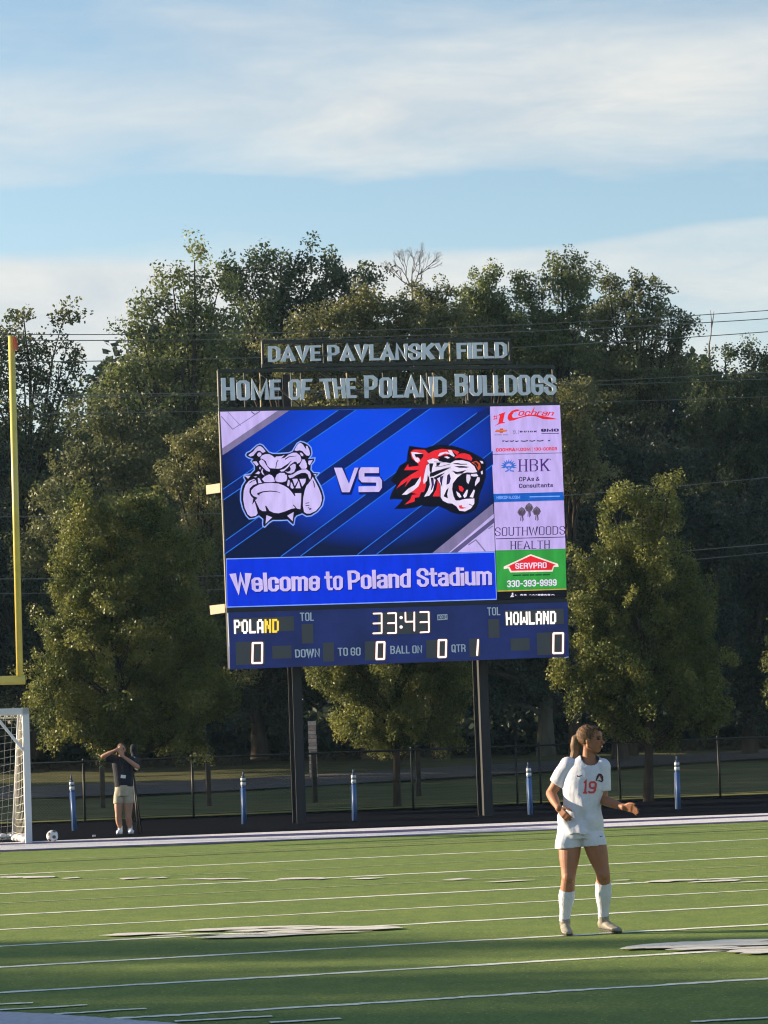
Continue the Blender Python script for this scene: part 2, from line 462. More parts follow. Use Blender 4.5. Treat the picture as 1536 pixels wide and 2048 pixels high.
# end line: two white bands over a purple shadow painted as colour
def band(name, ys, m, z):
    top, bot = ys
    mb = MB(); xs = [-260, 0, 256, 512, 768, 1024, 1280, 1536, 1800]
    def yy(l, x):
        for i in range(len(l) - 1):
            if l[i][0] <= x <= l[i+1][0] or i == len(l) - 2:
                t = (x - l[i][0]) / (l[i+1][0] - l[i][0]); return l[i][1] + t * (l[i+1][1] - l[i][1])
    vs = []
    for x in xs:
        t_, b_ = yy(top, x), yy(bot, x)
        vs += [ground(x, t_).to_tuple()[:2] + (z,), ground(x, b_).to_tuple()[:2] + (z,)]
    mb.add(vs, [(2*i, 2*i+1, 2*i+3, 2*i+2) for i in range(len(xs)-1)]); return mb.build(name, m, field)
band('end_zone_border', (((0, 1686), (768, 1656), (1536, 1627)), ((0, 1704), (768, 1674.5), (1536, 1643.5))), M_PURPLE, .008)
band('end_line', (((0, 1691.5), (500, 1675.5), (768, 1667), (1536, 1634)), ((0, 1701.5), (500, 1682.5), (768, 1673), (1536, 1641.5))), M_ENDW, .012)
band('end_line', (((0, 1686.5), (400, 1670.5), (768, 1656.5), (1536, 1627.5)), ((0, 1688.5), (400, 1674), (768, 1662), (1536, 1631))), M_ENDW, .012)
# ------------------------------------------------------------------ scoreboard
BYAW = math.radians(11.0)
B_U = Vector((math.cos(BYAW), math.sin(BYAW), 0)); B_N = Vector((math.sin(BYAW), -math.cos(BYAW), 0))
B_0 = at(788, 1000, 60.0)
def bp(px, py, off=0.0):
    """point of the board's front plane (or a parallel one, off metres in front of it)"""
    d = ray(px, py); o = B_0 + B_N * 0.0
    t = (o - EYE).dot(B_N) / d.dot(B_N)
    return EYE + d * t + B_N * off

class Flat:
    """flat artwork on the board plane; every shape sits a hair in front of the one before"""
    def __init__(s, base, fn=bp, step=0.0012): s.v=[]; s.f=[]; s.m=[]; s.mats=[]; s.off=base; s.fn=fn; s.step=step; s.T=lambda x,y:(x,y)
    def mi(s, m):
        if m not in s.mats: s.mats.append(m)
        return s.mats.index(m)
    def poly(s, pts, m):
        o = len(s.v); s.off += s.step
        s.v += [tuple(s.fn(*s.T(x, y), s.off)) for x, y in pts]
        s.f.append(tuple(range(o, o+len(pts)))); s.m.append(s.mi(m))
    def rect(s, x0, y0, x1, y1, m): s.poly([(x0,y0),(x1,y0),(x1,y1),(x0,y1)], m)
    def line(s, pts, w, m, closed=False):
        """a stroke; w is one width or a width per point"""
        if isinstance(w, (int, float)): w = [w]*len(pts)
        L_, R_ = stroke(pts, w, closed)
        o = len(s.v); s.off += s.step
        n = len(L_)
        for a, b in zip(L_, R_):
            s.v += [tuple(s.fn(*s.T(*a), s.off)), tuple(s.fn(*s.T(*b), s.off))]
        for i in range(n - (0 if closed else 1)):
            j = (i+1) % n
            s.f.append((o+2*i, o+2*j, o+2*j+1, o+2*i+1)); s.m.append(s.mi(m))
    def build(s, name, parent):
        me = bpy.data.meshes.new(name); me.from_pydata(s.v, [], s.f)
        me.polygons.foreach_set('material_index', s.m); me.update()
        return link_mesh(name, me, parent, s.mats)
def stroke(pts, w, closed):
    n = len(pts); Ls=[]; Rs=[]
    for i in range(n):
        p = Vector(pts[i]).to_2d() if not isinstance(pts[i], Vector) else pts[i]
        a = Vector(pts[(i-1) % n]).to_2d() if (closed or i > 0) else None
        b = Vector(pts[(i+1) % n]).to_2d() if (closed or i < n-1) else None
        d1 = (p-a).normalized() if a is not None and (p-a).length > 1e-9 else None
        d2 = (b-p).normalized() if b is not None and (b-p).length > 1e-9 else None
        if d1 is None: d1 = d2
        if d2 is None: d2 = d1
        t = d1 + d2
        t = t.normalized() if t.length > 1e-6 else d1
        nn = Vector((-t.y, t.x)); c = max(.45, nn.dot(Vector((-d1.y, d1.x))))
        h = w[i]/2/c
        Ls.append((p.x+nn.x*h, p.y+nn.y*h)); Rs.append((p.x-nn.x*h, p.y-nn.y*h))
    return Ls, Rs

# stroke alphabet: (width, polylines); y 0 at the foot, 1 at the cap
RO = [(.25,0),(.75,0),(1,.09),(1,.91),(.75,1),(.25,1),(0,.91),(0,.09),(.25,0)]
GL = {
 'A': (.62, [[(0,0),(.5,1),(1,0)], [(.24,.26),(.76,.26)]]),
 'B': (.52, [[(0,0),(.65,0),(1,.12),(1,.42),(.65,.53),(1,.64),(1,.88),(.65,1),(0,1),(0,0)], [(0,.53),(.65,.53)]]),
 'C': (.50, [[(1,.32),(1,.14),(.7,0),(.3,0),(0,.14),(0,.86),(.3,1),(.7,1),(1,.86),(1,.68)]]),
 'D': (.52, [[(0,0),(.6,0),(1,.16),(1,.84),(.6,1),(0,1),(0,0)]]),
 'E': (.40, [[(1,0),(0,0),(0,1),(1,1)], [(0,.53),(.85,.53)]]),
 'F': (.38, [[(0,0),(0,1),(1,1)], [(0,.52),(.85,.52)]]),
 'G': (.50, [[(.55,.45),(1,.45),(1,.14),(.7,0),(.3,0),(0,.14),(0,.86),(.3,1),(.7,1),(1,.86),(1,.7)]]),
 'H': (.50, [[(0,0),(0,1)], [(1,0),(1,1)], [(0,.52),(1,.52)]]),
 'I': (.0, [[(0,0),(0,1)]]),
 'J': (.40, [[(0,.3),(0,.14),(.3,0),(.7,0),(1,.14),(1,1)]]),
 'K': (.54, [[(0,0),(0,1)], [(.0,.42),(1,1)], [(.3,.58),(1,0)]]),
 'L': (.38, [[(0,1),(0,0),(1,0)]]),
 'M': (.78, [[(0,0),(0,1),(.5,.1),(1,1),(1,0)]]),
 'N': (.54, [[(0,0),(0,1),(1,0),(1,1)]]),
 'O': (.50, [RO]),
 'P': (.50, [[(0,0),(0,1),(.65,1),(1,.87),(1,.55),(.65,.42),(0,.42)]]),
 'Q': (.50, [RO, [(.6,.25),(1.05,-.08)]]),
 'R': (.52, [[(0,0),(0,1),(.65,1),(1,.87),(1,.58),(.65,.48),(0,.48)], [(.6,.48),(1,.3),(1,0)]]),
 'S': (.50, [[(0,.3),(0,.14),(.3,0),(.7,0),(1,.14),(1,.36),(0,.66),(0,.86),(.3,1),(.7,1),(1,.86),(1,.7)]]),
 'T': (.50, [[(0,1),(1,1)], [(.5,0),(.5,1)]]),
 'U': (.50, [[(0,1),(0,.14),(.3,0),(.7,0),(1,.14),(1,1)]]),
 'V': (.58, [[(0,1),(.5,0),(1,1)]]),
 'W': (.86, [[(0,1),(.25,0),(.5,.9),(.75,0),(1,1)]]),
 'Y': (.56, [[(0,1),(.5,.45),(1,1)], [(.5,0),(.5,.5)]]),
 'a': (.42, [[(0,.58),(.0,.66),(.3,.72),(.7,.72),(1,.64),(1,0)], [(1,.40),(.3,.38),(0,.28),(0,.1),(.3,0),(.6,0),(1,.12)]]),
 'b': (.42, [[(0,1),(0,0),(.65,0),(1,.12),(1,.6),(.65,.72),(0,.72)]]),
 'c': (.40, [[(1,.24),(1,.1),(.7,0),(.3,0),(0,.1),(0,.62),(.3,.72),(.7,.72),(1,.62),(1,.48)]]),
 'd': (.42, [[(1,1),(1,0),(.35,0),(0,.12),(0,.6),(.35,.72),(1,.72)]]),
 'e': (.42, [[(1,.22),(1,.1),(.7,0),(.3,0),(0,.1),(0,.62),(.3,.72),(.7,.72),(1,.62),(1,.38),(0,.38)]]),
 'h': (.42, [[(0,0),(0,1)], [(0,.66),(.6,.72),(1,.62),(1,0)]]),
 'i': (.0, [[(0,0),(0,.64)], [(0,.94),(0,.98)]]),
 'l': (.0, [[(0,0),(0,1)]]),
 'm': (.74, [[(0,0),(0,.72)], [(0,.66),(.3,.72),(.5,.62),(.5,0)], [(.5,.66),(.8,.72),(1,.62),(1,0)]]),
 'n': (.42, [[(0,0),(0,.72)], [(0,.66),(.6,.72),(1,.62),(1,0)]]),
 'o': (.42, [[(.3,0),(.7,0),(1,.1),(1,.62),(.7,.72),(.3,.72),(0,.62),(0,.1),(.3,0)]]),
 'r': (.28, [[(0,0),(0,.72)], [(0,.6),(.6,.72),(1,.70)]]),
 's': (.36, [[(0,.18),(0,.08),(.3,0),(.7,0),(1,.1),(1,.26),(0,.46),(0,.62),(.3,.72),(.7,.72),(1,.62),(1,.54)]]),
 't': (.26, [[(.35,1),(.35,.1),(.6,0),(1,0)], [(-.1,.72),(1,.72)]]),
 'u': (.42, [[(0,.72),(0,.1),(.4,0),(1,.06)], [(1,0),(1,.72)]]),
 '0': (.50, [RO]), '1': (.20, [[(0,.8),(1,1),(1,0)]]),
 '3': (.48, [[(0,.86),(.3,1),(.7,1),(1,.86),(1,.62),(.6,.52),(1,.4),(1,.14),(.7,0),(.3,0),(0,.14)]]),
 '9': (.48, [[(0,.14),(.3,0),(.7,0),(1,.14),(1,.86),(.7,1),(.3,1),(0,.86),(0,.55),(.3,.44),(1,.44)]]),
 '-': (.3, [[(0,.45),(1,.45)]]), '.': (.0, [[(0,0),(0,.12)]]), '|': (.0, [[(0,-.15),(0,1.15)]]),
 '&': (.55, [[(1,0),(.2,.75),(.3,1),(.6,1),(.7,.8),(0,.3),(.1,0),(.6,0),(1,.4)]]),
 '#': (.55, [[(.25,0),(.4,1)], [(.65,0),(.8,1)], [(0,.33),(1,.33)], [(.05,.68),(1.05,.68)]]),
 '/': (.4, [[(0,0),(1,1)]]), ':': (.0, [[(0,.2),(0,.3)], [(0,.65),(0,.75)]]),
}
def layout(text, pw, gap, space):
    """[(char, x0, width)] in units of the cap height, and the total length"""
    x = 0.0; out = []
    for ch in text:
        if ch == ' ': x += space; continue
        w = GL[ch][0]; out.append((ch, x + pw/2, w)); x += w + pw + gap
    return out, x - gap
def glyph_strips(ch, x0, w, pw, ph):
    """strokes of one glyph as (left, right) outlines in (x, y) text space, pen pw wide and ph high"""
    res = []
    for pl in GL[ch][1]:
        closed = len(pl) > 2 and pl[0] == pl[-1]
        q = pl[:-1] if closed else pl
        pts = []
        for (a, b) in q:
            X = x0 + a*w; Y = ph/2 + b*(1-ph)
            pts.append((X/pw, Y/ph))
        if not closed and len(pts) > 1:           # butt ends reach the cap and foot lines
            for i0, i1 in ((0, 1), (-1, -2)):
                p, r = Vector(pts[i0]), Vector(pts[i1]); d = (p-r).normalized()
                pts[i0] = tuple(p + d*.5)
        Ls, Rs = stroke(pts, [1.0 if (len(set(p[0] for p in q)) <= 1 or ch not in 'AVWMNKXY/') else (1.7 if ch == 'W' else 1.0 if ch in 'MN' else 1.25)]*len(pts), closed)
        res.append(([(a*pw, b*ph) for a, b in Ls], [(a*pw, b*ph) for a, b in Rs], closed))
    return res
def quad_map(q):
    (TLx,TLy),(TRx,TRy),(BRx,BRy),(BLx,BLy) = q
    def f(u, v):
        return ((1-u)*v*TLx + u*v*TRx + u*(1-v)*BRx + (1-u)*(1-v)*BLx,
                (1-u)*v*TLy + u*v*TRy + u*(1-v)*BRy + (1-u)*(1-v)*BLy)
    return f
def text_flat(F_, text, q, m, pw=.16, ph=.14, gap=.08, space=.3, serif=0.0, slant=0.0):
    g = quad_map(q); lay, tot = layout(text, pw, gap, space)
    o0 = F_.off
    for ch, x0, w in lay:
        F_.off = o0
        for Ls, Rs, closed in glyph_strips(ch, x0, w, pw, ph):
            F_.off += F_.step; o = len(F_.v); n = len(Ls)
            for a, b in zip(Ls, Rs):
                for c in (a, b):
                    F_.v.append(tuple(F_.fn(*F_.T(*g((c[0] + slant*c[1])/tot, c[1])), F_.off)))
            for i in range(n - (0 if closed else 1)):
                j = (i+1) % n; F_.f.append((o+2*i, o+2*j, o+2*j+1, o+2*i+1)); F_.m.append(F_.mi(m))
        if serif:
            for pl in GL[ch][1]:
                if pl[0] == pl[-1]: continue
                for e in (pl[0], pl[-1]):
                    if abs(e[1]-round(e[1])) < .05:
                        X = x0 + e[0]*w; yb = 0.0 if e[1] < .5 else 1-ph*.8
                        F_.off += F_.step*.2
                        F_.poly([g((X-serif)/tot, yb+ph*.8), g((X+serif)/tot, yb+ph*.8), g((X+serif)/tot, yb), g((X-serif)/tot, yb)], m)
    F_.off = o0 + F_.step*8
def letters_solid(text, q, m, parent, pw, ph, gap, space, z0, z1):
    """every letter a solid of its own, standing off the sign frame"""
    g = quad_map(q); lay, tot = layout(text, pw, gap, space)
    for ch, x0, w in lay:
        mb = MB()
        for k, (Ls, Rs, closed) in enumerate(glyph_strips(ch, x0, w, pw, ph)):
            n = len(Ls); zf = z1 + .003*k; vs = []
            for a, b in zip(Ls, Rs):
                for c, z in ((a, zf), (b, zf), (a, z0), (b, z0)):
                    vs.append(bp(*g(c[0]/tot, c[1]), z))
            fs = []
            for i in range(n - (0 if closed else 1)):
                j = (i+1) % n; A, B = 4*i, 4*j
                fs += [(A, B, B+1, A+1), (A+2, A+3, B+3, B+2), (A, A+2, B+2, B), (A+1, B+1, B+3, A+3)]
            if not closed:
                e = 4*(n-1); fs += [(0, 1, 3, 2), (e, e+2, e+3, e+1)]
            mb.add(vs, fs)
        o = mb.build('letter', m, parent)

M_STEEL = mat('dark_painted_steel', (0.030, 0.036, 0.038), rough=.55, var=.2, vscale=3, spec=.4)
M_PILLAR = mat('pillar_paint', (0.018, 0.021, 0.028), rough=.6, var=.2, vscale=2, stretch=(1,1,.3))
M_LETTER = mat('letter_paint', (0.76, 0.82, 1.0), rough=.6, var=.08, vscale=5)
M_CASE = mat('cabinet_edge', (0.26, 0.245, 0.21), rough=.6)
M_CABBACK = mat('cabinet_back', (0.03, 0.03, 0.035), rough=.7)
board = empty('scoreboard', bp(788, 1330).to_tuple()[:2] + (0,))
tag(board, 'tall stadium scoreboard with lit video screen, sponsor panels and two dark pillars', 'scoreboard')

def slab(name, q, z0, z1, m, parent=board, mside=None):
    """a solid whose front outline is the pixel quad q, from z0 behind/before the plane to z1"""
    mb = MB(); n = len(q)
    vs = [bp(x, y, z1) for x, y in q] + [bp(x, y, z1) + B_N*(z0-z1) for x, y in q]
    fs = [tuple(range(n)), tuple(reversed(range(n, 2*n)))]
    ms = [0, 0]
    mb.add(vs, [fs[0]], 0); mb.f.append(fs[1]); mb.m.append(1 if mside else 0)
    for i in range(n):
        j = (i+1) % n; mb.f.append((i, n+i, n+j, j)); mb.m.append(1 if mside else 0)
    return mb.build(name, [m] + ([mside] if mside else []), parent)

# pillars: wide-flange steel columns, front flange lit on its left edge
def pillar(xt, xb, yb):
    mb = MB(); back = -0.46
    top = bp(xt, 690, back); 
    foot = bp(xb + 9, yb, back); foot.z = 0
    base = Vector((foot.x, foot.y, -0.1)); up = Vector((foot.x, foot.y, bp(xt, 742).z))
    w, d, t = .20, .62, .03
    rot = Matrix((B_U, -B_N, Vector((0,0,1)))).transposed()
    h = up.z - base.z
    c = lambda a, b: Vector((base.x, base.y, base.z + h/2)) + B_U*a - B_N*(b + .39)
    mb.box(c(0, 0), (t, d - 2*t, h), rot)
    mb.box(c(0, -d/2 + t/2), (w, t, h), rot)
    mb.box(c(0, d/2 - t/2), (w, t, h), rot)
    o = mb.build('pillar', M_PILLAR, board)
    return o
pillar(572, 602.5, 1645); pillar(948, 980, 1630)
# back cabinet of the whole video and score area
slab('cabinet', [(441, 826), (1119, 812), (1135, 1312), (461, 1336)], -0.42, -0.03, M_CABBACK, mside=M_CABBACK)
slab('cabinet_edge', [(437.6, 822), (440.8, 823), (454.9, 1217), (452.6, 1217)], -0.10, .0, M_CASE)
slab('cabinet_edge', [(455.8, 1226), (459.6, 1226), (463.2, 1338), (460.6, 1338)], -0.10, .0, mat('pale_blue_edge', (.26, .33, .42), rough=.5))
# the two small plates standing out at the left edge
for q in ([(417.5, 967), (442.5, 965), (443.3, 983.5), (418.3, 985.3)], [(425, 1209), (452, 1207), (452.7, 1224.5), (426.5, 1227.5)]):
    o = slab('side_plate', q, -.3, -.27, mat('cream_plate', (.85, .72, .50), rough=.6))
    # the plate is turned towards the left, out of the board plane
    c = sum((Vector(v.co) for v in o.data.vertices), Vector()) / len(o.data.vertices)
    R = Matrix.Rotation(math.radians(-42), 4, 'Z')
    for v in o.data.vertices:
        d = v.co - c; d = d - B_U*d.dot(B_U)*(1 - 1/math.cos(math.radians(42))*1.0)
        v.co = c + R @ d

# sign frames on top: rails, uprights, diagonals
def rail(p0, p1, t, m=M_STEEL, z0=-.10, z1=0.0, name='frame_rail'):
    (x0, y0), (x1, y1) = p0, p1
    return slab(name, [(x0, y0), (x1, y1), (x1, y1+t), (x0, y0+t)], z0, z1, m)
rail((524, 680.5), (1022, 674.5), 6); rail((524, 728), (1024, 720.5), 7)
rail((436, 738.5), (1109, 729.5), 6.5, z1=.003); rail((438, 815.5), (1118, 804), 7.5)
def stud(x0, y0, x1, y1, w=2.4, m=M_STEEL, z0=-.09, z1=-.01):
    slab('frame_upright', [(x0-w/2, y0), (x0+w/2, y0), (x1+w/2, y1), (x1-w/2, y1)], z0, z1, m)
M_RUST = mat('weathered_edge', (.30, .24, .15), rough=.7)
stud(525.5, 686, 527, 728, 3.5, M_STEEL); stud(523.6, 684, 525, 729, 1.4, M_CASE, z1=0)
stud(1020, 681, 1022, 720, 5); stud(647, 686, 648.5, 726, 2.4); stud(780, 684, 781.5, 724, 2.0); stud(900, 682, 901.5, 722, 2.4, M_RUST)
stud(437.3, 745, 439.8, 816, 5, z1=-.005); stud(435.4, 741, 438.2, 818, 1.6, M_CASE, z1=.0)
stud(1107, 736, 1109.5, 805, 4.5); 
for x in (492, 523, 585, 605, 697, 770, 858, 870, 935, 991): stud(x-1.5, 744, x+1, 816, 2.0 if x % 2 else 3.2, M_STEEL if x not in (523, 697, 870) else M_RUST, z0=-.18, z1=-.10)
def diag(x0, y0, x1, y1, w=3.4, m=M_STEEL, z=-.20):
    d = Vector((x1-x0, y1-y0)).normalized(); n = Vector((-d.y, d.x))*w/2
    slab('frame_brace', [(x0+n.x, y0+n.y), (x1+n.x, y1+n.y), (x1-n.x, y1-n.y), (x0-n.x, y0-n.y)], z-.06, z, m)
for a in ((440, 812, 522, 742), (522, 742, 610, 814), (610, 814, 697, 742), (643, 740, 705, 778, 6), (697, 742, 782, 812), (782, 812, 868, 738), (868, 738, 950, 810), (950, 810, 1032, 734), (1032, 734, 1107, 806), (705, 778, 778, 812, 6),
          (533, 726, 590, 686), (590, 686, 646, 726), (646, 726, 712, 686), (712, 686, 780, 724), (780, 724, 840, 684), (840, 684, 900, 722), (900, 722, 960, 682), (960, 682, 1018, 718)):
    diag(*a)
LT = dict(pw=.255, ph=.14, gap=.05, space=.30, z0=.02, z1=.05)
letters_solid('DAVE', [(535, 693), (641, 691), (641.5, 722), (535.5, 724.5)], M_LETTER, board, **LT)
letters_solid('PAVLANSKY', [(653.5, 690.5), (896, 686.5), (895, 718.5), (655, 723)], M_LETTER, board, **LT)
letters_solid('FIELD', [(912, 686.5), (1013, 684.5), (1014, 716.5), (913, 718.5)], M_LETTER, board, **LT)
letters_solid('H', [(441.5, 756.5), (468, 756), (470, 801), (443, 802)], M_LETTER, board, **LT)
letters_solid('OME', [(472, 761.5), (561, 759.5), (562.5, 799), (474, 801.5)], M_LETTER, board, **LT)
letters_solid('OF', [(576.5, 759.5), (624.5, 758), (617, 799), (578, 800.5)], M_LETTER, board, **LT)
letters_solid('THE', [(637.5, 758), (711.5, 756.5), (712.5, 796.5), (645, 798)], M_LETTER, board, **LT)
letters_solid('P', [(727, 751.5), (755, 751), (753, 796), (728.5, 796.8)], M_LETTER, board, **LT)
letters_solid('OLAND', [(757.5, 755.5), (892, 753.5), (893, 794), (758, 796.5)], M_LETTER, board, **LT)
letters_solid('B', [(908.5, 748.5), (934.5, 748), (936, 792), (910, 793.5)], M_LETTER, board, **LT)
letters_solid('ULLDOGS', [(938, 751.5), (1110.5, 749.5), (1112.5, 790), (939.5, 792.5)], M_LETTER, board, **LT)

# ---- video screen
Q_VID = [(439.6, 823.5), (979, 813.6), (989.4, 1103.2), (451.7, 1117)]
Q_MSG = [(451.7, 1117), (989.4, 1103.2), (993.4, 1199.7), (453.2, 1215.5)]
def screen_blue():
    m = bpy.data.materials.new('screen_blue_glow'); m.use_nodes = True
    nt = m.node_tree; N, L = nt.nodes, nt.links; b = N['Principled BSDF']
    b.inputs['Base Color'].default_value = (0.01, 0.01, 0.012, 1); b.inputs['Roughness'].default_value = .8; b.inputs['Specular IOR Level'].default_value = .1
    tc = N.new('ShaderNodeTexCoord'); mp = N.new('ShaderNodeMapping'); L.new(tc.outputs['Object'], mp.inputs[0])
    c = bp(740, 900); mp.vector_type = 'POINT'
    mp.inputs['Scale'].default_value = (1/3.3, 1/3.3, 1/2.15)
    mp.inputs['Location'].default_value = (-c.x/3.3, -c.y/3.3, -c.z/2.15)
    ln = N.new('ShaderNodeVectorMath'); ln.operation = 'LENGTH'; L.new(mp.outputs[0], ln.inputs[0])
    r = N.new('ShaderNodeValToRGB'); L.new(ln.outputs['Value'], r.inputs[0])
    e = r.color_ramp.elements
    e[0].position = .35; e[0].color = (*s2l(0, 72, 232), 1)
    e[1].position = 1.0; e[1].color = (*s2l(4, 20, 62), 1)
    k = e.new(.75); k.color = (*s2l(0, 50, 172), 1)
    L.new(r.outputs[0], b.inputs['Emission Color']); b.inputs['Emission Strength'].default_value = 2**-EXPO
    return m
E_BLUE = screen_blue()
E_NAVY = led('led_navy', 4, 30, 105); E_BLACK = led('led_black', 8, 8, 26); E_LAV = led('led_lavender', 197, 180, 240)
E_LAV2 = led('led_pale_lavender', 205, 190, 246); E_GREY = led('led_grey', 128, 118, 158); E_GREYD = led('led_dim_grey', 92, 86, 130); E_EDGE = led('led_edge_blue', 40, 120, 235)
E_RED = led('led_red', 232, 40, 52); E_GREEN = led('led_green', 52, 158, 66); E_MSG = led('led_message_blue', 0, 52, 224); E_RIM = led('led_pale_blue', 130, 165, 250)
E_ADBLUE = led('led_ad_blue', 20, 96, 196); E_DARKP = led('led_purple', 70, 40, 120); E_TEXTD = led('led_dark_text', 40, 28, 78)
E_SHADOW = led('led_shadow_blue', 4, 20, 96); E_WHITE = led('led_white', 235, 222, 250); E_GOLD = led('led_gold', 200, 165, 70)
video = slab('video_screen', Q_VID, -.03, .010, E_BLUE, mside=M_CABBACK)
F_ = Flat(.012)
for pts in ([(676,820.5),(712,820),(446.5,1000),(445,979)], [(822,817.5),(861.5,816.5),(448.5,1109),(451,1081)],
            [(953,826),(979,813.9),(979.5,830),(600.6,1112.5),(561,1113.5)], [(985,902),(986,929),(752.7,1108.5),(714.4,1109.3)]):
    F_.poly(pts, E_NAVY)
for a, b in (((676,820.5),(445,979)), ((712,820),(446.5,1000)), ((822,817.5),(451,1081)), ((861.5,816.5),(448.5,1109)), ((953,826),(561,1113.5)), ((979.5,830),(600.6,1112.5)), ((985,902),(714.4,1109.3)), ((986,929),(752.7,1108.5))):
    F_.line([a, b], 1.6, E_EDGE)
F_.poly([(439.8,823.8),(578,821.3),(444.8,911)], E_GREY)
F_.poly([(439.8,823.8),(555,821.6),(443.8,897)], E_LAV)
F_.line([(442,833),(465,859)], 2, E_GREY); F_.line([(465,859),(520,823)], 1.6, E_GREY); F_.line([(455,824),(481,852)], 1.2, E_GREY); F_.line([(502,823.5),(509,829)], 2, E_GREYD); F_.line([(509,829),(519,823)], 1.4, E_GREY)
F_.poly([(985.6,1007),(989.3,1103),(864,1106.2)], E_GREY)
F_.poly([(986.6,1028),(989.3,1103),(897,1105.3)], E_LAV)
F_.poly([(986.9,1036),(987.2,1046),(914,1105),(900,1105.2)], E_GREYD)
F_.line([(936,1090),(951,1080),(970,1103)], 2.4, E_GREY); F_.line([(985,1052),(976,1058)], 2, E_GREY)
F_.build('screen_background', video)

# ---- bulldog emblem (flat artwork on the lit screen)
K = Flat(.040, step=.0010); K.T = lambda x, y: (470 + x*.12370, 870 + y*.12370)
OUT = [(155,325),(180,280),(235,255),(290,205),(340,160),(400,137),(455,160),(500,215),(550,270),(610,290),(700,292),(800,285),(870,278),(915,255),(950,195),(990,130),(1050,95),(1120,112),(1190,150),(1235,205),(1250,290),(1240,340),(1215,370),(1300,362),(1290,430),(1240,490),(1235,560),(1270,600),(1370,605),(1350,650),(1310,685),(1370,790),(1420,900),(1450,1020),(1420,1150),(1340,1250),(1230,1320),(1150,1330),(1080,1290),(1000,1320),(975,1350),(960,1450),(935,1475),(880,1430),(840,1390),(740,1395),(610,1395),(555,1430),(480,1505),(440,1490),(430,1440),(435,1370),(380,1325),(310,1360),(220,1370),(165,1310),(110,1200),(75,1060),(75,930),(100,820),(150,740),(125,690),(140,640),(245,620),(300,560),(295,500),(240,430),(262,400),(215,385),(170,360)]
def shrink(pts, k):
    A = sum(pts[i][0]*pts[(i+1)%len(pts)][1] - pts[(i+1)%len(pts)][0]*pts[i][1] for i in range(len(pts)))
    Ls, Rs = stroke(pts, [abs(2*k)]*len(pts), True)
    return Ls if A > 0 else Rs
K.poly(OUT, E_RIM); K.poly(shrink(OUT, 20), E_BLACK)
L1 = E_LAV2
def KL(pts, m=L1): K.poly(pts, m)
KL([(210,330),(245,300),(290,270),(330,215),(370,185),(410,185),(450,215),(490,270),(455,290),(430,285),(400,255),(360,260),(320,300),(290,340),(240,352)])   # left ear
KL([(352,312),(375,285),(405,285),(425,310),(412,345),(380,355),(355,338)])
KL([(955,250),(985,190),(1015,145),(1055,130),(1095,160),(1120,200),(1150,240),(1140,180),(1165,180),(1195,245),(1210,310),(1190,340),(1150,335),(1115,300),(1085,265),(1040,250),(990,262)]) # right ear
KL([(1040,290),(1070,290),(1100,320),(1095,350),(1060,335)])
KL([(400,380),(430,335),(490,312),(550,312),(600,340),(640,375),(660,350),(690,350),(745,345),(800,325),(740,385),(800,370),(860,320),(930,290),(990,290),(1050,340),(1068,400),(1055,440),(1000,470),(990,440),(900,420),(860,460),(800,500),(740,540),(690,550),(640,545),(560,540),(520,500),(495,430),(450,395)]) # brow
KL([(385,430),(420,395),(460,420),(500,490),(560,570),(555,600),(500,580),(440,520),(395,470)])                                             # left brow fold
KL([(720,575),(800,545),(850,500),(900,430),(960,400),(1010,385),(1020,400),(950,440),(890,480),(840,540),(780,590),(740,595)])          # right brow fold
KL([(880,510),(940,470),(975,480),(975,540),(950,600),(900,625),(850,620),(800,590),(850,600),(890,580),(895,545)])                      # right eye
KL([(415,600),(430,555),(450,550),(440,590),(460,640),(480,660),(440,640)])
KL([(430,715),(480,670),(545,640),(590,655),(625,700),(640,760),(560,768),(470,765)])                                                     # left snout
KL([(645,700),(670,645),(720,615),(790,618),(830,650),(838,700),(820,750),(760,768),(690,765),(650,750)])                                # right snout
KL([(850,660),(930,640),(1000,590),(1080,560),(1150,560),(1205,600),(1225,660),(1210,730),(1190,700),(1170,640),(1130,615),(1060,620),(990,650),(930,690),(880,705)])  # lifted lip
KL([(1080,400),(1120,400),(1150,460),(1160,520),(1140,550),(1070,550),(1030,500),(1060,450)])
for t in ([(850,725),(880,740),(875,800),(865,835),(835,820)], [(895,760),(920,790),(945,860),(920,875),(890,850)], [(920,715),(1000,710),(1010,740),(960,830)], [(970,865),(1000,800),(1025,745),(1055,865)], [(1035,715),(1140,710),(1130,770),(1080,840)], [(360,700),(385,700),(430,780),(370,785)]): KL(t)
KL([(255,900),(300,850),(380,805),(480,785),(600,780),(700,790),(790,825),(860,870),(920,940),(960,1000),(960,945),(1065,945),(1060,1080),(1050,1205),(1000,1195),(940,1150),(970,1185),(900,1200),(800,1240),(700,1270),(620,1262),(550,1230),(500,1150),(480,1150),(500,1235),(440,1235),(390,1205),(350,1120),(320,1060),(360,1020),(290,990),(255,945)])    # jaw
KL([(135,900),(165,810),(220,745),(300,715),(330,740),(345,790),(280,820),(230,870),(225,930),(250,990),(290,1030),(270,1130),(310,1080),(340,1180),(360,1270),(330,1310),(250,1325),(200,1290),(150,1180),(125,1040)])   # left cheek
KL([(1180,790),(1230,720),(1250,680),(1300,770),(1350,870),(1390,980),(1395,1060),(1370,1150),(1300,1230),(1210,1275),(1150,1275),(1110,1250),(1090,1150),(1095,1020),(1120,900),(1150,820)])  # right cheek
for t in ([(275,435),(340,430),(375,480),(345,510)], [(145,660),(245,665),(205,712)], [(320,630),(370,590),(400,610),(380,640)], [(290,680),(350,670),(330,690)], [(1180,420),(1250,410),(1200,495),(1175,470)], [(1260,640),(1310,640),(1290,665)], [(500,1300),(595,1335),(485,1440)], [(835,1310),(940,1250),(925,1400)], [(385,520),(410,530),(400,570),(385,550)]): KL(t)
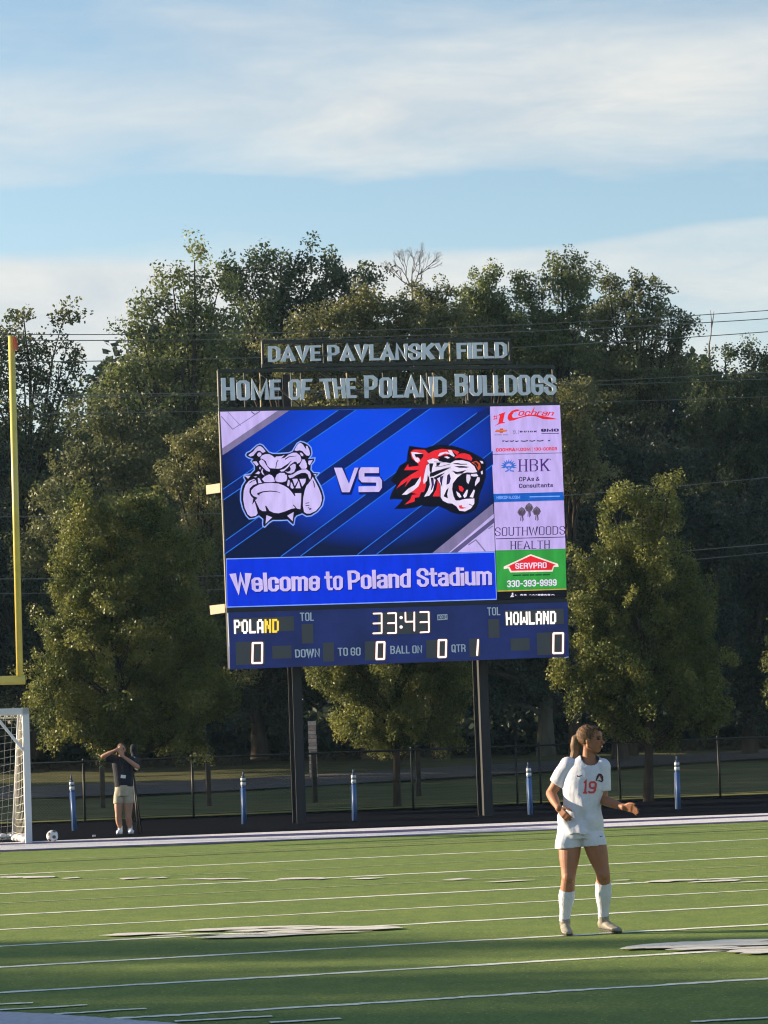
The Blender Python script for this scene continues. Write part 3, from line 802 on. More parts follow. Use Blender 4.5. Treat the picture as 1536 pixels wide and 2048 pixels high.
for pts, w in (([(690,410),(665,450),(650,545)],12), ([(355,960),(440,925),(560,912),(660,920),(725,940)],[30,18,16,12,5]), ([(355,960),(400,980)],[20,6]), ([(225,785),(270,750),(315,740)],12), ([(1275,855),(1268,790),(1250,740)],[12,16,10]), ([(860,640),(800,640)],12),
               ([(1130,1110),(1190,1100)],12), ([(1130,1150),(1195,1140)],12), ([(1170,1180),(1220,1200),(1190,1215)],14), ([(800,400),(860,360),(985,345)],[16,14,6]), ([(930,940),(965,985)],16), ([(930,1135),(975,1180)],14), ([(1000,480),(1040,470),(1070,400)],10)):
    K.line(pts, w, E_BLACK)
K.build('bulldog_emblem', video)

# ---- tiger emblem
K = Flat(.040, step=.0010); K.T = lambda x, y: (780 + x*.14323, 870 + y*.14323)
E_PURP = led('led_stripe_purple', 60, 30, 110); E_ORG = led('led_orange', 214, 84, 48)
K.poly([(265,155),(400,175),(500,185),(560,160),(700,140),(860,150),(1000,190),(1150,250),(1290,330),(1330,400),(1330,600),(1290,720),(1240,850),(1230,960),(1180,1050),(1080,1100),(960,1110),(840,1080),(760,1030),(680,1000),(560,1000),(440,985),(330,1020),(200,1035),(50,1035),(120,970),(175,905),(60,895),(0,905),(-10,890),(20,800),(80,700),(0,640),(60,560),(130,430),(230,370),(240,250)], E_BLACK)
R_ = E_RED
K.poly([(280,240),(330,205),(480,210),(530,260),(610,220),(720,195),(820,205),(900,215),(960,240),(930,290),(880,240),(840,260),(700,330),(560,330),(510,420),(480,560),(500,700),(470,800),(430,800),(400,870),(340,880),(340,930),(200,975),(280,900),(300,840),(380,830),(270,800),(320,740),(420,600),(300,610),(200,730),(240,640),(100,740),(80,760),(150,650),(280,560),(400,490),(190,495),(250,405),(255,450),(400,430),(380,400),(300,330)], R_)
K.poly([(965,265),(1030,255),(1110,280),(1145,330),(1130,365),(1060,345),(960,320),(900,330),(900,310)], R_)
K.poly([(590,860),(640,760),(660,640),(690,700),(690,860)], R_)
K.poly([(1130,385),(1200,365),(1250,400),(1260,460),(1230,500),(1190,420)], E_ORG); K.poly([(1150,390),(1200,380),(1230,420),(1220,460),(1190,410)], E_BLACK)
def KW(p): K.poly(p, E_WHITE)
def KB(p): K.poly(p, E_BLACK)
KW([(290,245),(330,240),(460,265),(440,275),(360,268),(350,300),(400,340),(390,395),(350,370),(310,310)])
KB([(335,270),(460,265),(460,300),(420,350),(410,330),(380,305),(360,330)])
KW([(360,310),(400,330),(415,375),(380,365)])
KW([(420,580),(425,640),(390,720),(320,780),(230,835),(160,838),(250,750),(340,700)])
KW([(660,300),(690,255),(780,235),(830,260),(800,215),(850,215),(895,290),(890,310),(850,290),(820,270),(760,260),(700,290)])
KB([(660,315),(740,285),(830,290),(880,320),(870,350),(820,350),(740,350),(700,335)])
KW([(745,310),(790,298),(830,320),(800,335)])
KW([(510,360),(590,330),(660,340),(680,370),(850,400),(840,470),(860,520),(930,560),(1000,545),(930,600),(870,680),(860,760),(880,860),(920,920),(1060,895),(1170,890),(1170,960),(1120,1030),(1040,1070),(960,1060),(920,1000),(860,960),(800,955),(730,920),(700,870),(700,700),(640,600),(610,700),(590,790),(540,850),(470,865),(520,780),(550,700),(540,600),(520,560),(510,640),(465,690),(455,650),(480,520),(500,430),(540,400)])
KW([(830,400),(900,360),(1000,355),(1100,380),(1170,440),(1210,520),(1150,530),(1070,525),(960,550),(900,560),(850,500)])
for p in ([(870,400),(940,395),(980,405),(1060,405),(1075,415),(980,420),(900,412)], [(890,440),(1000,435),(1100,450),(1060,462),(960,462)], [(860,500),(930,520),(1010,505),(1060,490),(1000,540),(910,550)],
          [(540,400),(600,400),(580,470),(570,560),(545,500)], [(640,390),(700,390),(680,430),(640,440)], [(560,600),(600,600),(600,700),(560,790),(575,700)], [(690,590),(740,570),(720,640),(720,740),(690,650)], [(790,570),(820,540),(840,610),(820,680),(780,700)],
          [(740,860),(780,770),(810,740),(790,830),(800,890),(760,870)], [(550,540),(650,500),(780,470),(840,460),(720,520),(600,580),(545,590)], [(600,600),(680,560),(760,530),(690,590),(620,630)]): KB(p)
K.poly([(580,640),(600,620),(605,700),(570,780)], E_PURP); K.poly([(700,600),(730,590),(715,700)], E_PURP); K.poly([(795,600),(815,570),(820,650),(795,690)], E_PURP)
KB([(870,680),(930,600),(1020,555),(1060,560),(1230,590),(1240,640),(1210,720),(1180,780),(1170,880),(1060,885),(960,920),(900,910),(875,840)])
for p in ([(1060,555),(1110,560),(1115,610),(1085,690),(1060,660),(1055,600)], [(1120,550),(1200,545),(1225,580),(1160,585),(1120,575)], [(1210,590),(1245,600),(1240,650),(1175,720),(1180,660)], [(915,790),(960,820),(990,870),(960,880),(930,850)], [(1010,850),(1060,770),(1080,770),(1060,860),(1030,885)], [(1100,870),(1160,765),(1175,780),(1150,880)], [(1240,365),(1280,370),(1295,400),(1270,405)], [(1255,520),(1280,500),(1285,550),(1265,555)]): KW(p)
K.poly([(945,710),(990,720),(1020,760),(1000,800),(960,780)], R_)
K.poly([(950,990),(1000,985),(990,1010),(1060,1020),(1000,1035),(960,1030)], R_)
for p, w in (([(600,380),(720,385),(840,380)],7), ([(620,450),(720,440),(830,410)],7), ([(560,560),(700,490),(840,450)],5), ([(1090,970),(1140,990)],9)): K.line(p, w, E_BLACK)
K.build('tiger_emblem', video)

# ---- VS
F_ = Flat(.060)
q = [(667, 936), (762, 935.5), (764, 983.5), (678, 985)]
def vs(dx, dy, m, k=0):
    D = lambda pts: [(x+dx, y+dy) for x, y in pts]
    F_.poly(D([(667-k,936-k),(683+k,936-k),(697,968),(708-k,936-k),(716+k,936-k),(698+k,985+k),(683-k,985+k)]), m)
    F_.line(D([(757,941),(724,941),(722,945),(722,956),(725,959.5),(755,960),(757,963),(757,974),(754,978.5),(716,979)]), 11.5 + 2*k, m)
vs(1.5, 2.5, E_SHADOW, 2.5); vs(0, 0, E_LAV2)
F_.build('versus_lettering', video)

# ---- message strip
msg = slab('message_panel', Q_MSG, -.03, .014, E_MSG, mside=M_CABBACK)
F_ = Flat(.018)
F_.line([(451.9,1118),(989.3,1104.4)], 2.0, E_RIM); F_.line([(453,1214.3),(993,1198.6)], 2.0, E_RIM); F_.line([(452.6,1118),(454,1214)], 1.2, E_RIM); F_.line([(989,1104),(992.6,1199)], 1.4, E_RIM)
MW = dict(pw=.23, ph=.135, gap=.04)
for t, q in (('Welcome', [(461.5, 1147.5), (640, 1142), (639, 1181.5), (465.5, 1184.5)]), ('to', [(648, 1143.5), (685.5, 1142), (685, 1180), (651, 1180.8)]),
             ('Poland', [(694, 1141.5), (821, 1137.5), (821, 1175), (696, 1179.5)]), ('Stadium', [(832, 1137), (983, 1133), (983.5, 1170), (834, 1174)])):
    F_.off = .020; text_flat(F_, t, [(x+1.8, y+1.8) for x, y in q], E_SHADOW, **{**MW, 'pw': .23})
    F_.off = .030; text_flat(F_, t, q, E_LAV2, **MW)
F_.build('message_lettering', msg)

# ---- sponsor panels
def ad(name, q, m): return slab(name, q, -.03, .012, m, mside=M_CABBACK)
E_AD = led('led_ad_lavender', 196, 176, 240)
a1 = ad('sponsor_panel', [(979.6, 813.2), (1119.6, 810.3), (1123.7, 905.4), (983, 908.4)], E_AD)
a2 = ad('sponsor_panel', [(983, 909.4), (1123.8, 906.4), (1127.5, 1001), (987.7, 1004.7)], E_AD)
a3 = ad('sponsor_panel', [(987.7, 1005), (1127.5, 1001.3), (1130.7, 1097.5), (991, 1101)], E_AD)
a4 = ad('sponsor_panel', [(991, 1101.4), (1130.7, 1097.9), (1132.6, 1179), (994, 1183.4)], E_GREEN)
a5 = ad('sponsor_panel', [(994.3, 1184), (1132.6, 1179.6), (1133.3, 1194.5), (994.8, 1199)], led('led_off', 12, 14, 24))
for o, l in ((a1, 'lavender sponsor panel with red script lettering'), (a2, 'lavender panel reading HBK'), (a3, 'lavender panel reading SOUTHWOODS HEALTH'), (a4, 'green panel with red roof sign'), (a5, 'dark strip under the green panel')): o['label'] = l
A = Flat(.016); A.T = lambda x, y: (970 + x*.11068, 800 + y*.11068)
A.poly([(375,215),(355,240),(320,400),(360,400),(350,420),(270,430),(160,475),(240,420),(265,280),(240,290),(250,260)], E_RED)
A.line([(150,300),(220,290)], 14, E_RED); A.line([(145,350),(215,335)], 14, E_RED); A.line([(170,280),(160,360)], 10, E_RED); A.line([(215,275),(195,355)], 10, E_RED)
A.poly([(640,180),(560,170),(480,200),(420,260),(400,330),(430,380),(520,370),(620,330),(740,300),(840,290),(920,300),(1050,350),(1180,355),(1310,348),(1200,320),(1060,295),(920,270),(820,270),(700,290),(580,320),(500,330),(480,280),(520,220),(600,200)], E_RED)
text_flat(A, 'ochran', [(600, 168), (1235, 196), (1215, 285), (585, 288)], E_RED, pw=.15, ph=.13, gap=.08, slant=.2)
for p in ([(850,240),(862,180),(890,140)],): A.line(p, 14, E_RED)
A.build('script_logo', a1); A = Flat(.016); A.T = lambda x, y: (970 + x*.11068, 800 + y*.11068)
A.poly([(175,580),(200,540),(260,540),(275,515),(320,515),(330,540),(400,540),(385,572),(330,575),(315,598),(265,598),(260,578)], E_ORG); A.line([(190,560),(385,555)], 10, E_GOLD)
for x0, x1 in ((170,205),(215,300),(325,410)): A.line([(x0,632),(x1,632)], 9, E_TEXTD)
for p in ([(500,545),(530,620)], [(530,545),(510,620)], [(550,550),(550,600),(575,610)], [(595,540),(595,620)]): A.line(p, 10, E_GREY)
A.build('car_logo', a1); A = Flat(.016); A.T = lambda x, y: (970 + x*.11068, 800 + y*.11068)
text_flat(A, 'BUICK', [(625, 558), (935, 556), (935, 584), (625, 588)], E_TEXTD, pw=.30, ph=.25, gap=.35)
A.build('car_logo', a1); A = Flat(.016); A.T = lambda x, y: (970 + x*.11068, 800 + y*.11068)
text_flat(A, 'GMC', [(1010, 522), (1330, 518), (1330, 572), (1010, 578)], E_TEXTD, pw=.3, ph=.22, gap=.06); A.line([(1015,605),(1330,605)], 12, E_TEXTD)
for x0, x1, y in ((305,345,740),(360,420,745),(440,520,742),(540,600,745),(640,770,742),(795,900,740),(930,1050,738),(1130,1170,735)): A.line([(x0,y),((x0+x1)/2,y+8),(x1,y-6)], 18, E_TEXTD)
text_flat(A, 'COCHRAN.COM', [(190, 875), (815, 862), (815, 920), (190, 938)], E_RED, pw=.24, ph=.2, gap=.10)
A.build('website_line', a1); A = Flat(.016); A.T = lambda x, y: (970 + x*.11068, 800 + y*.11068)
A.line([(848,845),(850,945)], 8, E_RED); A.build('divider', a1); A = Flat(.016); A.T = lambda x, y: (970 + x*.11068, 800 + y*.11068)
text_flat(A, '130-CORCR', [(880, 860), (1300, 852), (1300, 912), (880, 918)], E_RED, pw=.24, ph=.2, gap=.12)
A.build('sponsor_lettering', a1)
A = Flat(.016); A.T = lambda x, y: (970 + x*.11068, 800 + y*.11068)
E_FAN = led('led_fan_blue', 50, 110, 210)
for k in range(11):
    a = math.radians(-10 + k*20); c = (425, 1205)
    tip = (c[0]-math.cos(a)*150, c[1]-math.sin(a)*140); n = (math.sin(a)*16, -math.cos(a)*16)
    mid = ((c[0]*.45+tip[0]*.55), (c[1]*.45+tip[1]*.55))
    A.poly([(c[0]-math.cos(a)*40, c[1]-math.sin(a)*40), (mid[0]+n[0], mid[1]+n[1]), tip, (mid[0]-n[0], mid[1]-n[1])], E_FAN)
A.line([(350,1180),(395,1235),(425,1200),(460,1235),(500,1175)], 22, E_FAN); A.line([(360,1295),(410,1280),(415,1240)], 22, E_FAN); A.line([(440,1240),(450,1280),(520,1290)], 22, E_FAN); A.line([(370,1210),(480,1210)], 20, E_FAN)
A.build('fan_logo', a2); A = Flat(.016); A.T = lambda x, y: (970 + x*.11068, 800 + y*.11068)
text_flat(A, 'HBK', [(612, 1075), (1150, 1063), (1160, 1285), (612, 1297)], E_DARKP, pw=.13, ph=.055, gap=.22, serif=.15)
A.line([(1165,1070),(1185,1085)], 12, E_DARKP)
A.build('name_lettering', a2); A = Flat(.016); A.T = lambda x, y: (970 + x*.11068, 800 + y*.11068)
text_flat(A, 'CPAs', [(612, 1392), (882, 1388), (882, 1465), (612, 1472)], E_TEXTD, pw=.17, ph=.17, gap=.13); text_flat(A, '&', [(915, 1390), (978, 1388), (978, 1462), (915, 1466)], E_TEXTD, pw=.14, ph=.16)
A.build('name_lettering', a2); A = Flat(.016); A.T = lambda x, y: (970 + x*.11068, 800 + y*.11068)
text_flat(A, 'Consultants', [(612, 1515), (1225, 1505), (1225, 1575), (612, 1592)], E_TEXTD, pw=.17, ph=.17, gap=.10)
A.build('name_lettering', a2); A = Flat(.016); A.T = lambda x, y: (970 + x*.11068, 800 + y*.11068)
A.poly([(147,1698),(1412,1662),(1424,1812),(160,1848)], E_ADBLUE)
text_flat(A, 'HBKCPA.COM', [(205, 1735), (630, 1728), (630, 1785), (205, 1795)], E_RIM, pw=.2, ph=.17, gap=.1); A.line([(800,1752),(1345,1740)], 20, E_RIM)
A.build('sponsor_lettering', a2)
A = Flat(.016); A.T = lambda x, y: (980 + x*.11068, 990 + y*.11068)
E_TREE = led('led_tree_grey', 110, 98, 120); E_TRD = led('led_tree_dark', 62, 52, 74)
for cx_, cy_, s_ in ((570,300,1.0),(700,225,1.0),(835,290,1.0)):
    A.poly([(cx_-80,cy_+15),(cx_-50,cy_-45),(cx_,cy_-85),(cx_+50,cy_-50),(cx_+80,cy_+10),(cx_+40,cy_+75),(cx_-40,cy_+75)], E_TREE)
    for k in range(5): A.line([(cx_-50+k*25, cy_-30+(k%2)*20),(cx_-35+k*18, cy_+60)], 12, E_TRD)
    for dx in (-22, 8, 28): A.line([(cx_+dx*.6, cy_+70),(cx_+dx, cy_+190-abs(dx))], 13, E_TRD)
A.build('tree_logo', a3); A = Flat(.016); A.T = lambda x, y: (980 + x*.11068, 990 + y*.11068)
text_flat(A, 'SOUTHWOODS', [(88, 588), (1352, 560), (1352, 715), (88, 745)], E_TEXTD, pw=.105, ph=.065, gap=.14, serif=.10)
A.line([(100,794),(1355,760)], 14, E_TEXTD)
A.build('name_lettering', a3); A = Flat(.016); A.T = lambda x, y: (980 + x*.11068, 990 + y*.11068)
text_flat(A, 'HEALTH', [(370, 838), (1075, 822), (1075, 968), (370, 985)], E_TEXTD, pw=.12, ph=.07, gap=.18, serif=.13)
A.build('sponsor_lettering', a3)
A = Flat(.016); A.T = lambda x, y: (980 + x*.11068, 990 + y*.11068)
E_CREAM = led('led_cream', 250, 232, 218)
A.poly([(730,1070),(1225,1245),(1238,1300),(1150,1300),(1128,1385),(365,1400),(325,1325),(245,1340),(245,1295)], E_CREAM)
A.poly([(730,1098),(1190,1262),(1140,1282),(1112,1355),(385,1372),(345,1292),(300,1300)], E_RED)
text_flat(A, 'SERVPRO', [(450, 1232), (1020, 1215), (1020, 1320), (455, 1338)], E_WHITE, pw=.20, ph=.15, gap=.08)
A.build('roof_logo', a4); A = Flat(.016); A.T = lambda x, y: (980 + x*.11068, 990 + y*.11068)
for x0, x1 in ((410,560),(580,700),(715,800),(815,930),(945,1080)): A.line([(x0,1455-(x0-400)*.02),(x1,1452-(x1-400)*.02)], 26, led('led_dark_green', 22, 80, 40))
A.build('small_line', a4); A = Flat(.016); A.T = lambda x, y: (980 + x*.11068, 990 + y*.11068)
text_flat(A, '330-393-9999', [(305, 1545), (1200, 1520), (1200, 1640), (305, 1668)], E_WHITE, pw=.20, ph=.17, gap=.10)
A.build('phone_number', a4); A = Flat(.016); A.T = lambda x, y: (980 + x*.11068, 990 + y*.11068)
A.poly([(130,1728),(1378,1692),(1380,1710),(132,1748)], E_GOLD)
A.build('website_line', a4)
A = Flat(.016); A.T = lambda x, y: (980 + x*.11068, 990 + y*.11068)
for pts, w in (([(395,1770),(410,1790),(380,1835),(430,1830)], 22), ([(450,1800),(470,1820)], 12)): A.line(pts, w, E_WHITE)
for x0, x1, h in ((545,590,40),(605,655,42),(705,745,16),(760,800,22),(815,850,18),(860,905,46),(915,960,50),(970,1020,36),(1035,1080,46),(1095,1160,18)): A.line([(x0,1810),((x0+x1)/2,1800),(x1,1812)], h*.55, E_WHITE)
A.build('sponsor_lettering', a5)

# ---- score panel
M_PANEL = mat('navy_panel_paint', (0.022, 0.048, 0.29), rough=.5, var=.25, vscale=1.2, spec=.4)
M_WIN = mat('digit_window', (0.10, 0.11, 0.125), rough=.6)
M_CAP = mat('caption_vinyl', (0.72, 0.82, 0.95), rough=.6)
E_DIG = led('digit_glow', 255, 244, 232, 1.7); E_DIGY = led('digit_amber', 255, 210, 70, 1.25); E_HALO = led('digit_halo', 150, 95, 90, .55)
score = slab('score_panel', [(457, 1225.5), (1135, 1204.5), (1137.5, 1313.5), (459.8, 1338.8)], -.06, .02, M_PANEL)
rail((454, 1216), (1134, 1197), 9, mat('dark_trim', (.02, .025, .04), rough=.6), z0=-.05, z1=.0, name='cabinet_trim')
c3 = lambda x, y: (420 + x*.24740, 980 + y*.24740)
c4 = lambda x, y: (770 + x*.24740, 980 + y*.24740)
def win(c, x0, y0, x1, y1):
    return slab('digit_window', [c(x0, y0), c(x1, y0 - (x1-x0)*.034), c(x1+4, y1 - (x1-x0)*.034), c(x0+4, y1)], .0, .026, M_WIN, parent=score)
SEG = {'0': 'abcdef', '1': 'bc', '3': 'abgcd', '4': 'fgbc'}
def digit(c, ch, q, w=15, parent=None, mm=None):
    mm = mm or E_DIG
    F_ = Flat(.030); F_.T = c; g = quad_map(q)
    P = {'tl': g(0,1), 'tr': g(1,1), 'ml': g(0,.5), 'mr': g(1,.5), 'bl': g(0,0), 'br': g(1,0)}
    S = {'a': ('tl','tr'), 'b': ('tr','mr'), 'c': ('mr','br'), 'd': ('bl','br'), 'e': ('ml','bl'), 'f': ('tl','ml'), 'g': ('ml','mr')}
    for grow, m in ((1.9, E_HALO), (1.0, mm)):
        for s_ in SEG[ch]:
            a, b = Vector(P[S[s_][0]]), Vector(P[S[s_][1]]); d = (b-a).normalized(); n = Vector((-d.y, d.x)); h = w*grow/2
            a2, b2 = a + d*2, b - d*2
            pts = []
            for t in range(5):
                an = PI/2 + PI*t/4; pts.append(tuple(a2 + d*math.cos(an)*h + n*math.sin(an)*h))
            for t in range(5):
                an = -PI/2 + PI*t/4; pts.append(tuple(b2 + d*math.cos(an)*h + n*math.sin(an)*h))
            F_.poly(pts, m)
    F_.build('digit', parent)
w1 = win(c3, 190, 1038, 675, 1155)
w2 = win(c3, 738, 1085, 830, 1242); w3 = win(c3, 205, 1230, 440, 1415); win(c3, 500, 1262, 655, 1365); win(c3, 910, 1235, 998, 1388); w4 = win(c3, 1248, 1224, 1415, 1378)
w5 = win(c4, -60+0, 0+994, 368, 1172)
w6 = win(c4, 832, 1046, 920, 1198); w7 = win(c4, 965, 975, 1440, 1098); win(c4, 1012, 1202, 1165, 1300); w8 = win(c4, 1225, 1155, 1440, 1335); w9 = win(c4, 330, 1214, 500, 1362); w10 = win(c4, 678, 1202, 765, 1350)
digit(c3, '0', [(343,1238),(420,1236),(418,1398),(340,1400)], parent=w3)
digit(c3, '0', [(1345,1232),(1408,1230),(1405,1366),(1342,1368)], parent=w4)
digit(c3, '3', [(1318,1000),(1385,998),(1385,1158),(1315,1160)], 12, parent=w5); digit(c3, '3', [(1434,998),(1500,995),(1502,1156),(1432,1158)], 12, parent=w5)
digit(c4, '4', [(162,990),(234,988),(234,1140),(165,1142)], 12, parent=w5); digit(c4, '3', [(280,988),(350,986),(352,1148),(282,1152)], 12, parent=w5)
for y in (1032, 1108):
    Fc = Flat(.030); Fc.T = c4; Fc.poly([(128+13*math.cos(t*PI/4), y+13*math.sin(t*PI/4)) for t in range(8)], E_DIG); Fc.build('colon_dot', w5)

digit(c4, '0', [(430,1215),(492,1213),(488,1350),(428,1352)], parent=w9); digit(c4, '1', [(700,1212),(750,1212),(742,1336),(700,1338)], parent=w10); digit(c4, '0', [(1358,1160),(1436,1158),(1434,1318),(1356,1320)], parent=w8)
DM = {'P': ('1110','1001','1001','1110','1000','1000','1000'), 'O': ('0110','1001','1001','1001','1001','1001','0110'), 'L': ('1000','1000','1000','1000','1000','1000','1111'),
      'A': ('0110','1001','1001','1001','1111','1001','1001'), 'N': ('1001','1101','1101','1011','1011','1001','1001'), 'D': ('1110','1001','1001','1001','1001','1001','1110'),
      'H': ('1001','1001','1001','1111','1001','1001','1001'), 'W': ('10001','10001','10001','10101','10101','11011','10001')}
def dots(c, text, q, mats_, parent, name='team_name'):
    F_ = Flat(.030); F_.T = c; g = quad_map(q)
    n = sum(len(DM[ch][0]) + 1 for ch in text) - 1; x = 0
    for i, ch in enumerate(text):
        rows = DM[ch]
        for r, row in enumerate(rows):
            for k, b in enumerate(row):
                if b == '1':
                    u0, u1, v0, v1 = (x+k-.12)/n, (x+k+1.12)/n, 1-(r-.10)/7, 1-(r+1.10)/7
                    o = F_.off; F_.poly([g(u0,v0), g(u1,v0), g(u1,v1), g(u0,v1)], mats_(i, k)); F_.off = o + .0001
        x += len(rows[0]) + 1
    F_.build(name, parent)
dots(c3, 'POLAND', [(192, 1052), (552, 1044), (552, 1152), (195, 1162)], lambda i, k: E_DIG if i < 4 else E_DIGY, w1)
dots(c4, 'HOWLAND', [(974, 988), (1378, 980), (1378, 1082), (978, 1092)], lambda i, k: E_DIG, w7)
CP = dict(pw=.20, ph=.13, gap=.10, space=.3)
for t, q in (('TOL', [(724, 992), (838, 990), (838, 1058), (728, 1060)]), ('DOWN', [(684, 1290), (886, 1282), (886, 1350), (688, 1355)]), ('TO GO', [(1030, 1276), (1216, 1272), (1216, 1338), (1034, 1342)])):
    Fc = Flat(.024); Fc.T = c3; text_flat(Fc, t, q, M_CAP, **CP); Fc.build('caption', score)
for t, q in (('TOL', [(822, 950), (928, 946), (930, 1012), (826, 1016)]), ('BALL ON', [(40, 1260), (298, 1256), (298, 1318), (42, 1326)]), ('QTR', [(534, 1250), (648, 1246), (650, 1308), (536, 1312)])):
    Fc = Flat(.024); Fc.T = c4; text_flat(Fc, t, q, M_CAP, **CP); Fc.build('caption', score)
Fc = Flat(.024); Fc.T = c4
Fc.poly([(420,1008),(502,1003),(504,1048),(422,1054)], M_CAP); text_flat(Fc, 'ICON', [(428,1016),(496,1012),(496,1040),(428,1046)], M_PANEL, pw=.2, ph=.18, gap=.12)
Fc.build('maker_plate', score); Fc = Flat(.024); Fc.T = c4
Fc.poly([(1446,1352),(1482,1346),(1482,1354),(1446,1360)], M_CAP)
Fc.build('small_label', score)
# ------------------------------------------------------------------ yellow field goal post (its right upright)
M_YEL = mat('yellow_enamel', (0.68, 0.55, 0.13), rough=.35, var=.08, vscale=4, spec=.5)
gp = empty('field_goal_post', ground(-250, 1680)); tag(gp, 'yellow football goal post upright and crossbar at the left edge', 'goal post')
YG = 51.6
base = at(38, 1360, YG)
# the crossbar runs along the field's line direction to the left, on a gooseneck out of frame
def gp_build():
    c0 = at(40, 1360, YG); h = 3.0
    L = 7.1
    top = at(22, 683, YG); r = .062
    mb = MB(); mb.tube([Vector((c0.x, c0.y, c0.z)), Vector((c0.x-.0, c0.y, 9.42))], r, 12); mb.build('upright', M_YEL, gp, True)
    far = c0 - FU*L
    mb = MB(); mb.tube([Vector((far.x, far.y, c0.z)), Vector((far.x, far.y, 9.42))], r, 12); mb.build('upright', M_YEL, gp, True)
    mb = MB(); mb.tube([c0 + FU*.09, far - FU*.09], .085, 14); mb.build('crossbar', M_YEL, gp, True)
    m = (c0 + far)/2
    pts = [m, m + FV*.5 + Vector((0,0,-.02)), m + FV*1.2 + Vector((0,0,-.25)), m + FV*1.7 + Vector((0,0,-.9)), m + FV*1.75 + Vector((0,0,-2)), Vector((m.x, m.y, -.05)) + FV*1.75]
    mb = MB(); mb.tube(pts, .11, 14); mb.build('gooseneck', M_YEL, gp, True)
    mb = MB(); t = Vector((c0.x, c0.y, 9.40)); mb.beam(t + Vector((.07, -.05, 0)), t + Vector((.10, -.06, -.26)), .09, .02)
    mb.build('wind_ribbon', mat('red_ribbon', (.55, .10, .05), rough=.8), gp)
gp_build()

# ------------------------------------------------------------------ soccer goal
M_GOAL = mat('white_aluminium', (0.62, 0.66, 0.72), rough=.35, spec=.5)
M_NET = mat('net_cord', (0.55, 0.53, 0.46), rough=.8)
gl = empty('soccer_goal', ground(57, 1688)); tag(gl, 'white soccer goal with net, its right post at the left edge', 'goal')
def soccer_goal():
    p = ground(57.5, 1687); W = 7.32; H = 2.53; D0, D1 = .9, 2.1; Z = Vector((0,0,1))
    q = p - FU*W
    for name, a, b, w in (('post', p, p + Z*H, .12), ('post', q, q + Z*H, .12)):
        mb = MB(); mb.beam(a, b, .12, .12, up=FU); mb.build(name, M_GOAL, gl)
    mb = MB(); mb.beam(p + Z*(H-.06) + FU*.06, q + Z*(H-.06) - FU*.06, .12, .12); mb.build('crossbar', M_GOAL, gl)
    for s, e in ((p, 1), (q, -1)):
        t = s + Z*(H-.06); bk = t + FV*D0; gr = s + FV*D1 + Z*.05
        mb = MB(); mb.tube([t, bk], .025, 8); mb.tube([bk, gr], .025, 8); mb.build('stanchion', M_GOAL, gl, True)
        mb = MB(); mb.beam(s + Z*(H-.75), t - FU*e*.0 + FV*.55 - FU*.0, .045, .045) ; mb.beam(s + Z*(H-.80) - FU*e*.05, t - FU*e*.62, .05, .05); mb.build('brace', M_GOAL, gl)
        mb = MB(); mb.tube([s + Z*.05, gr], .04, 8); mb.build('ground_bar', M_GOAL, gl, True)
    mb = MB(); mb.tube([p + FV*D1 + Z*.06, q + FV*D1 + Z*.06], .05, 8); mb.build('ground_bar', M_GOAL, gl, True)
    # net: back sheet, sides, roof
    net = MB(); rnd = random.Random(3)
    def cord(pts): net.tube(pts, .0042, 3, caps=False)
    def sheet_net(f, nu, nv):
        P = [[f(i/nu, j/nv) for j in range(nv+1)] for i in range(nu+1)]
        for i in range(nu+1): cord(P[i])
        for j in range(nv+1): cord([P[i][j] for i in range(nu+1)])
    def sag(u, v): return math.sin(PI*u)*math.sin(PI*v)
    for s, e in ((p, -1), (q, 1)):
        def side(u, v, s=s, e=e):
            dep = (D0 + (D1-D0)*(1-v)); return s + FV*dep*u + Z*(v*(H-.1) + .03 - .10*sag(u, v)) + FU*(e*.10*sag(u, v))
        sheet_net(side, 14, 16)
    def back(u, v):
        dep = D0 + (D1-D0)*(1-v); return p - FU*W*u + FV*(dep - .1*sag(min(u*4 % 1, 1), v)) + Z*(v*(H-.1) + .03 - .12*math.sin(PI*v)*abs(math.sin(PI*u*4)))
    sheet_net(back, 60, 18)
    def roof(u, v): return p - FU*W*u + FV*D0*v + Z*(H-.08 - .10*math.sin(PI*v))
    sheet_net(roof, 60, 7)
    tag(net.build('net', M_NET, gl), kind='stuff')
    # the net gathered on the ground bar
    mb = MB()
    for s0, s1 in ((p + FV*.1, p + FV*D1), (p + FV*D1, p + FV*D1 - FU*4)):
        n = 26
        for i in range(n):
            c = s0 + (s1-s0)*((i+.5)/n) + Z*.07; mb.ball(c + Vector((rnd.uniform(-.03,.03), rnd.uniform(-.03,.03), rnd.uniform(-.02,.03))), (.09, .09, .055), 7, 5)
    mb.build('ground_skirt', mat('white_skirt', (.6, .62, .66), rough=.8), gl, True)
soccer_goal()

# ------------------------------------------------------------------ ball
def ball():
    c = ground(105, 1684); r = .112; c.z = r
    bm = bmesh.new(); bmesh.ops.create_icosphere(bm, subdivisions=4, radius=r)
    ico = bmesh.new(); bmesh.ops.create_icosphere(ico, subdivisions=1, radius=1)
    ax = [v.co.normalized() for v in ico.verts]; ico.free()
    R = Matrix.Rotation(.5, 3, 'X') @ Matrix.Rotation(.4, 3, 'Y')
    for f in bm.faces:
        d = f.calc_center_median().normalized()
        m = max((R @ a).dot(d) for a in ax)
        f.material_index = 1 if m > .955 else 0; f.smooth = True
    for v in bm.verts: v.co += c
    me = bpy.data.meshes.new('soccer_ball'); bm.to_mesh(me); bm.free()
    o = link_mesh('soccer_ball', me, None, [mat('ball_white', (.72, .73, .76), rough=.4), mat('ball_mark', (.10, .06, .06), rough=.4)])
    tag(o, 'white soccer ball with dark marks lying on the end line by the goal', 'ball')
ball()
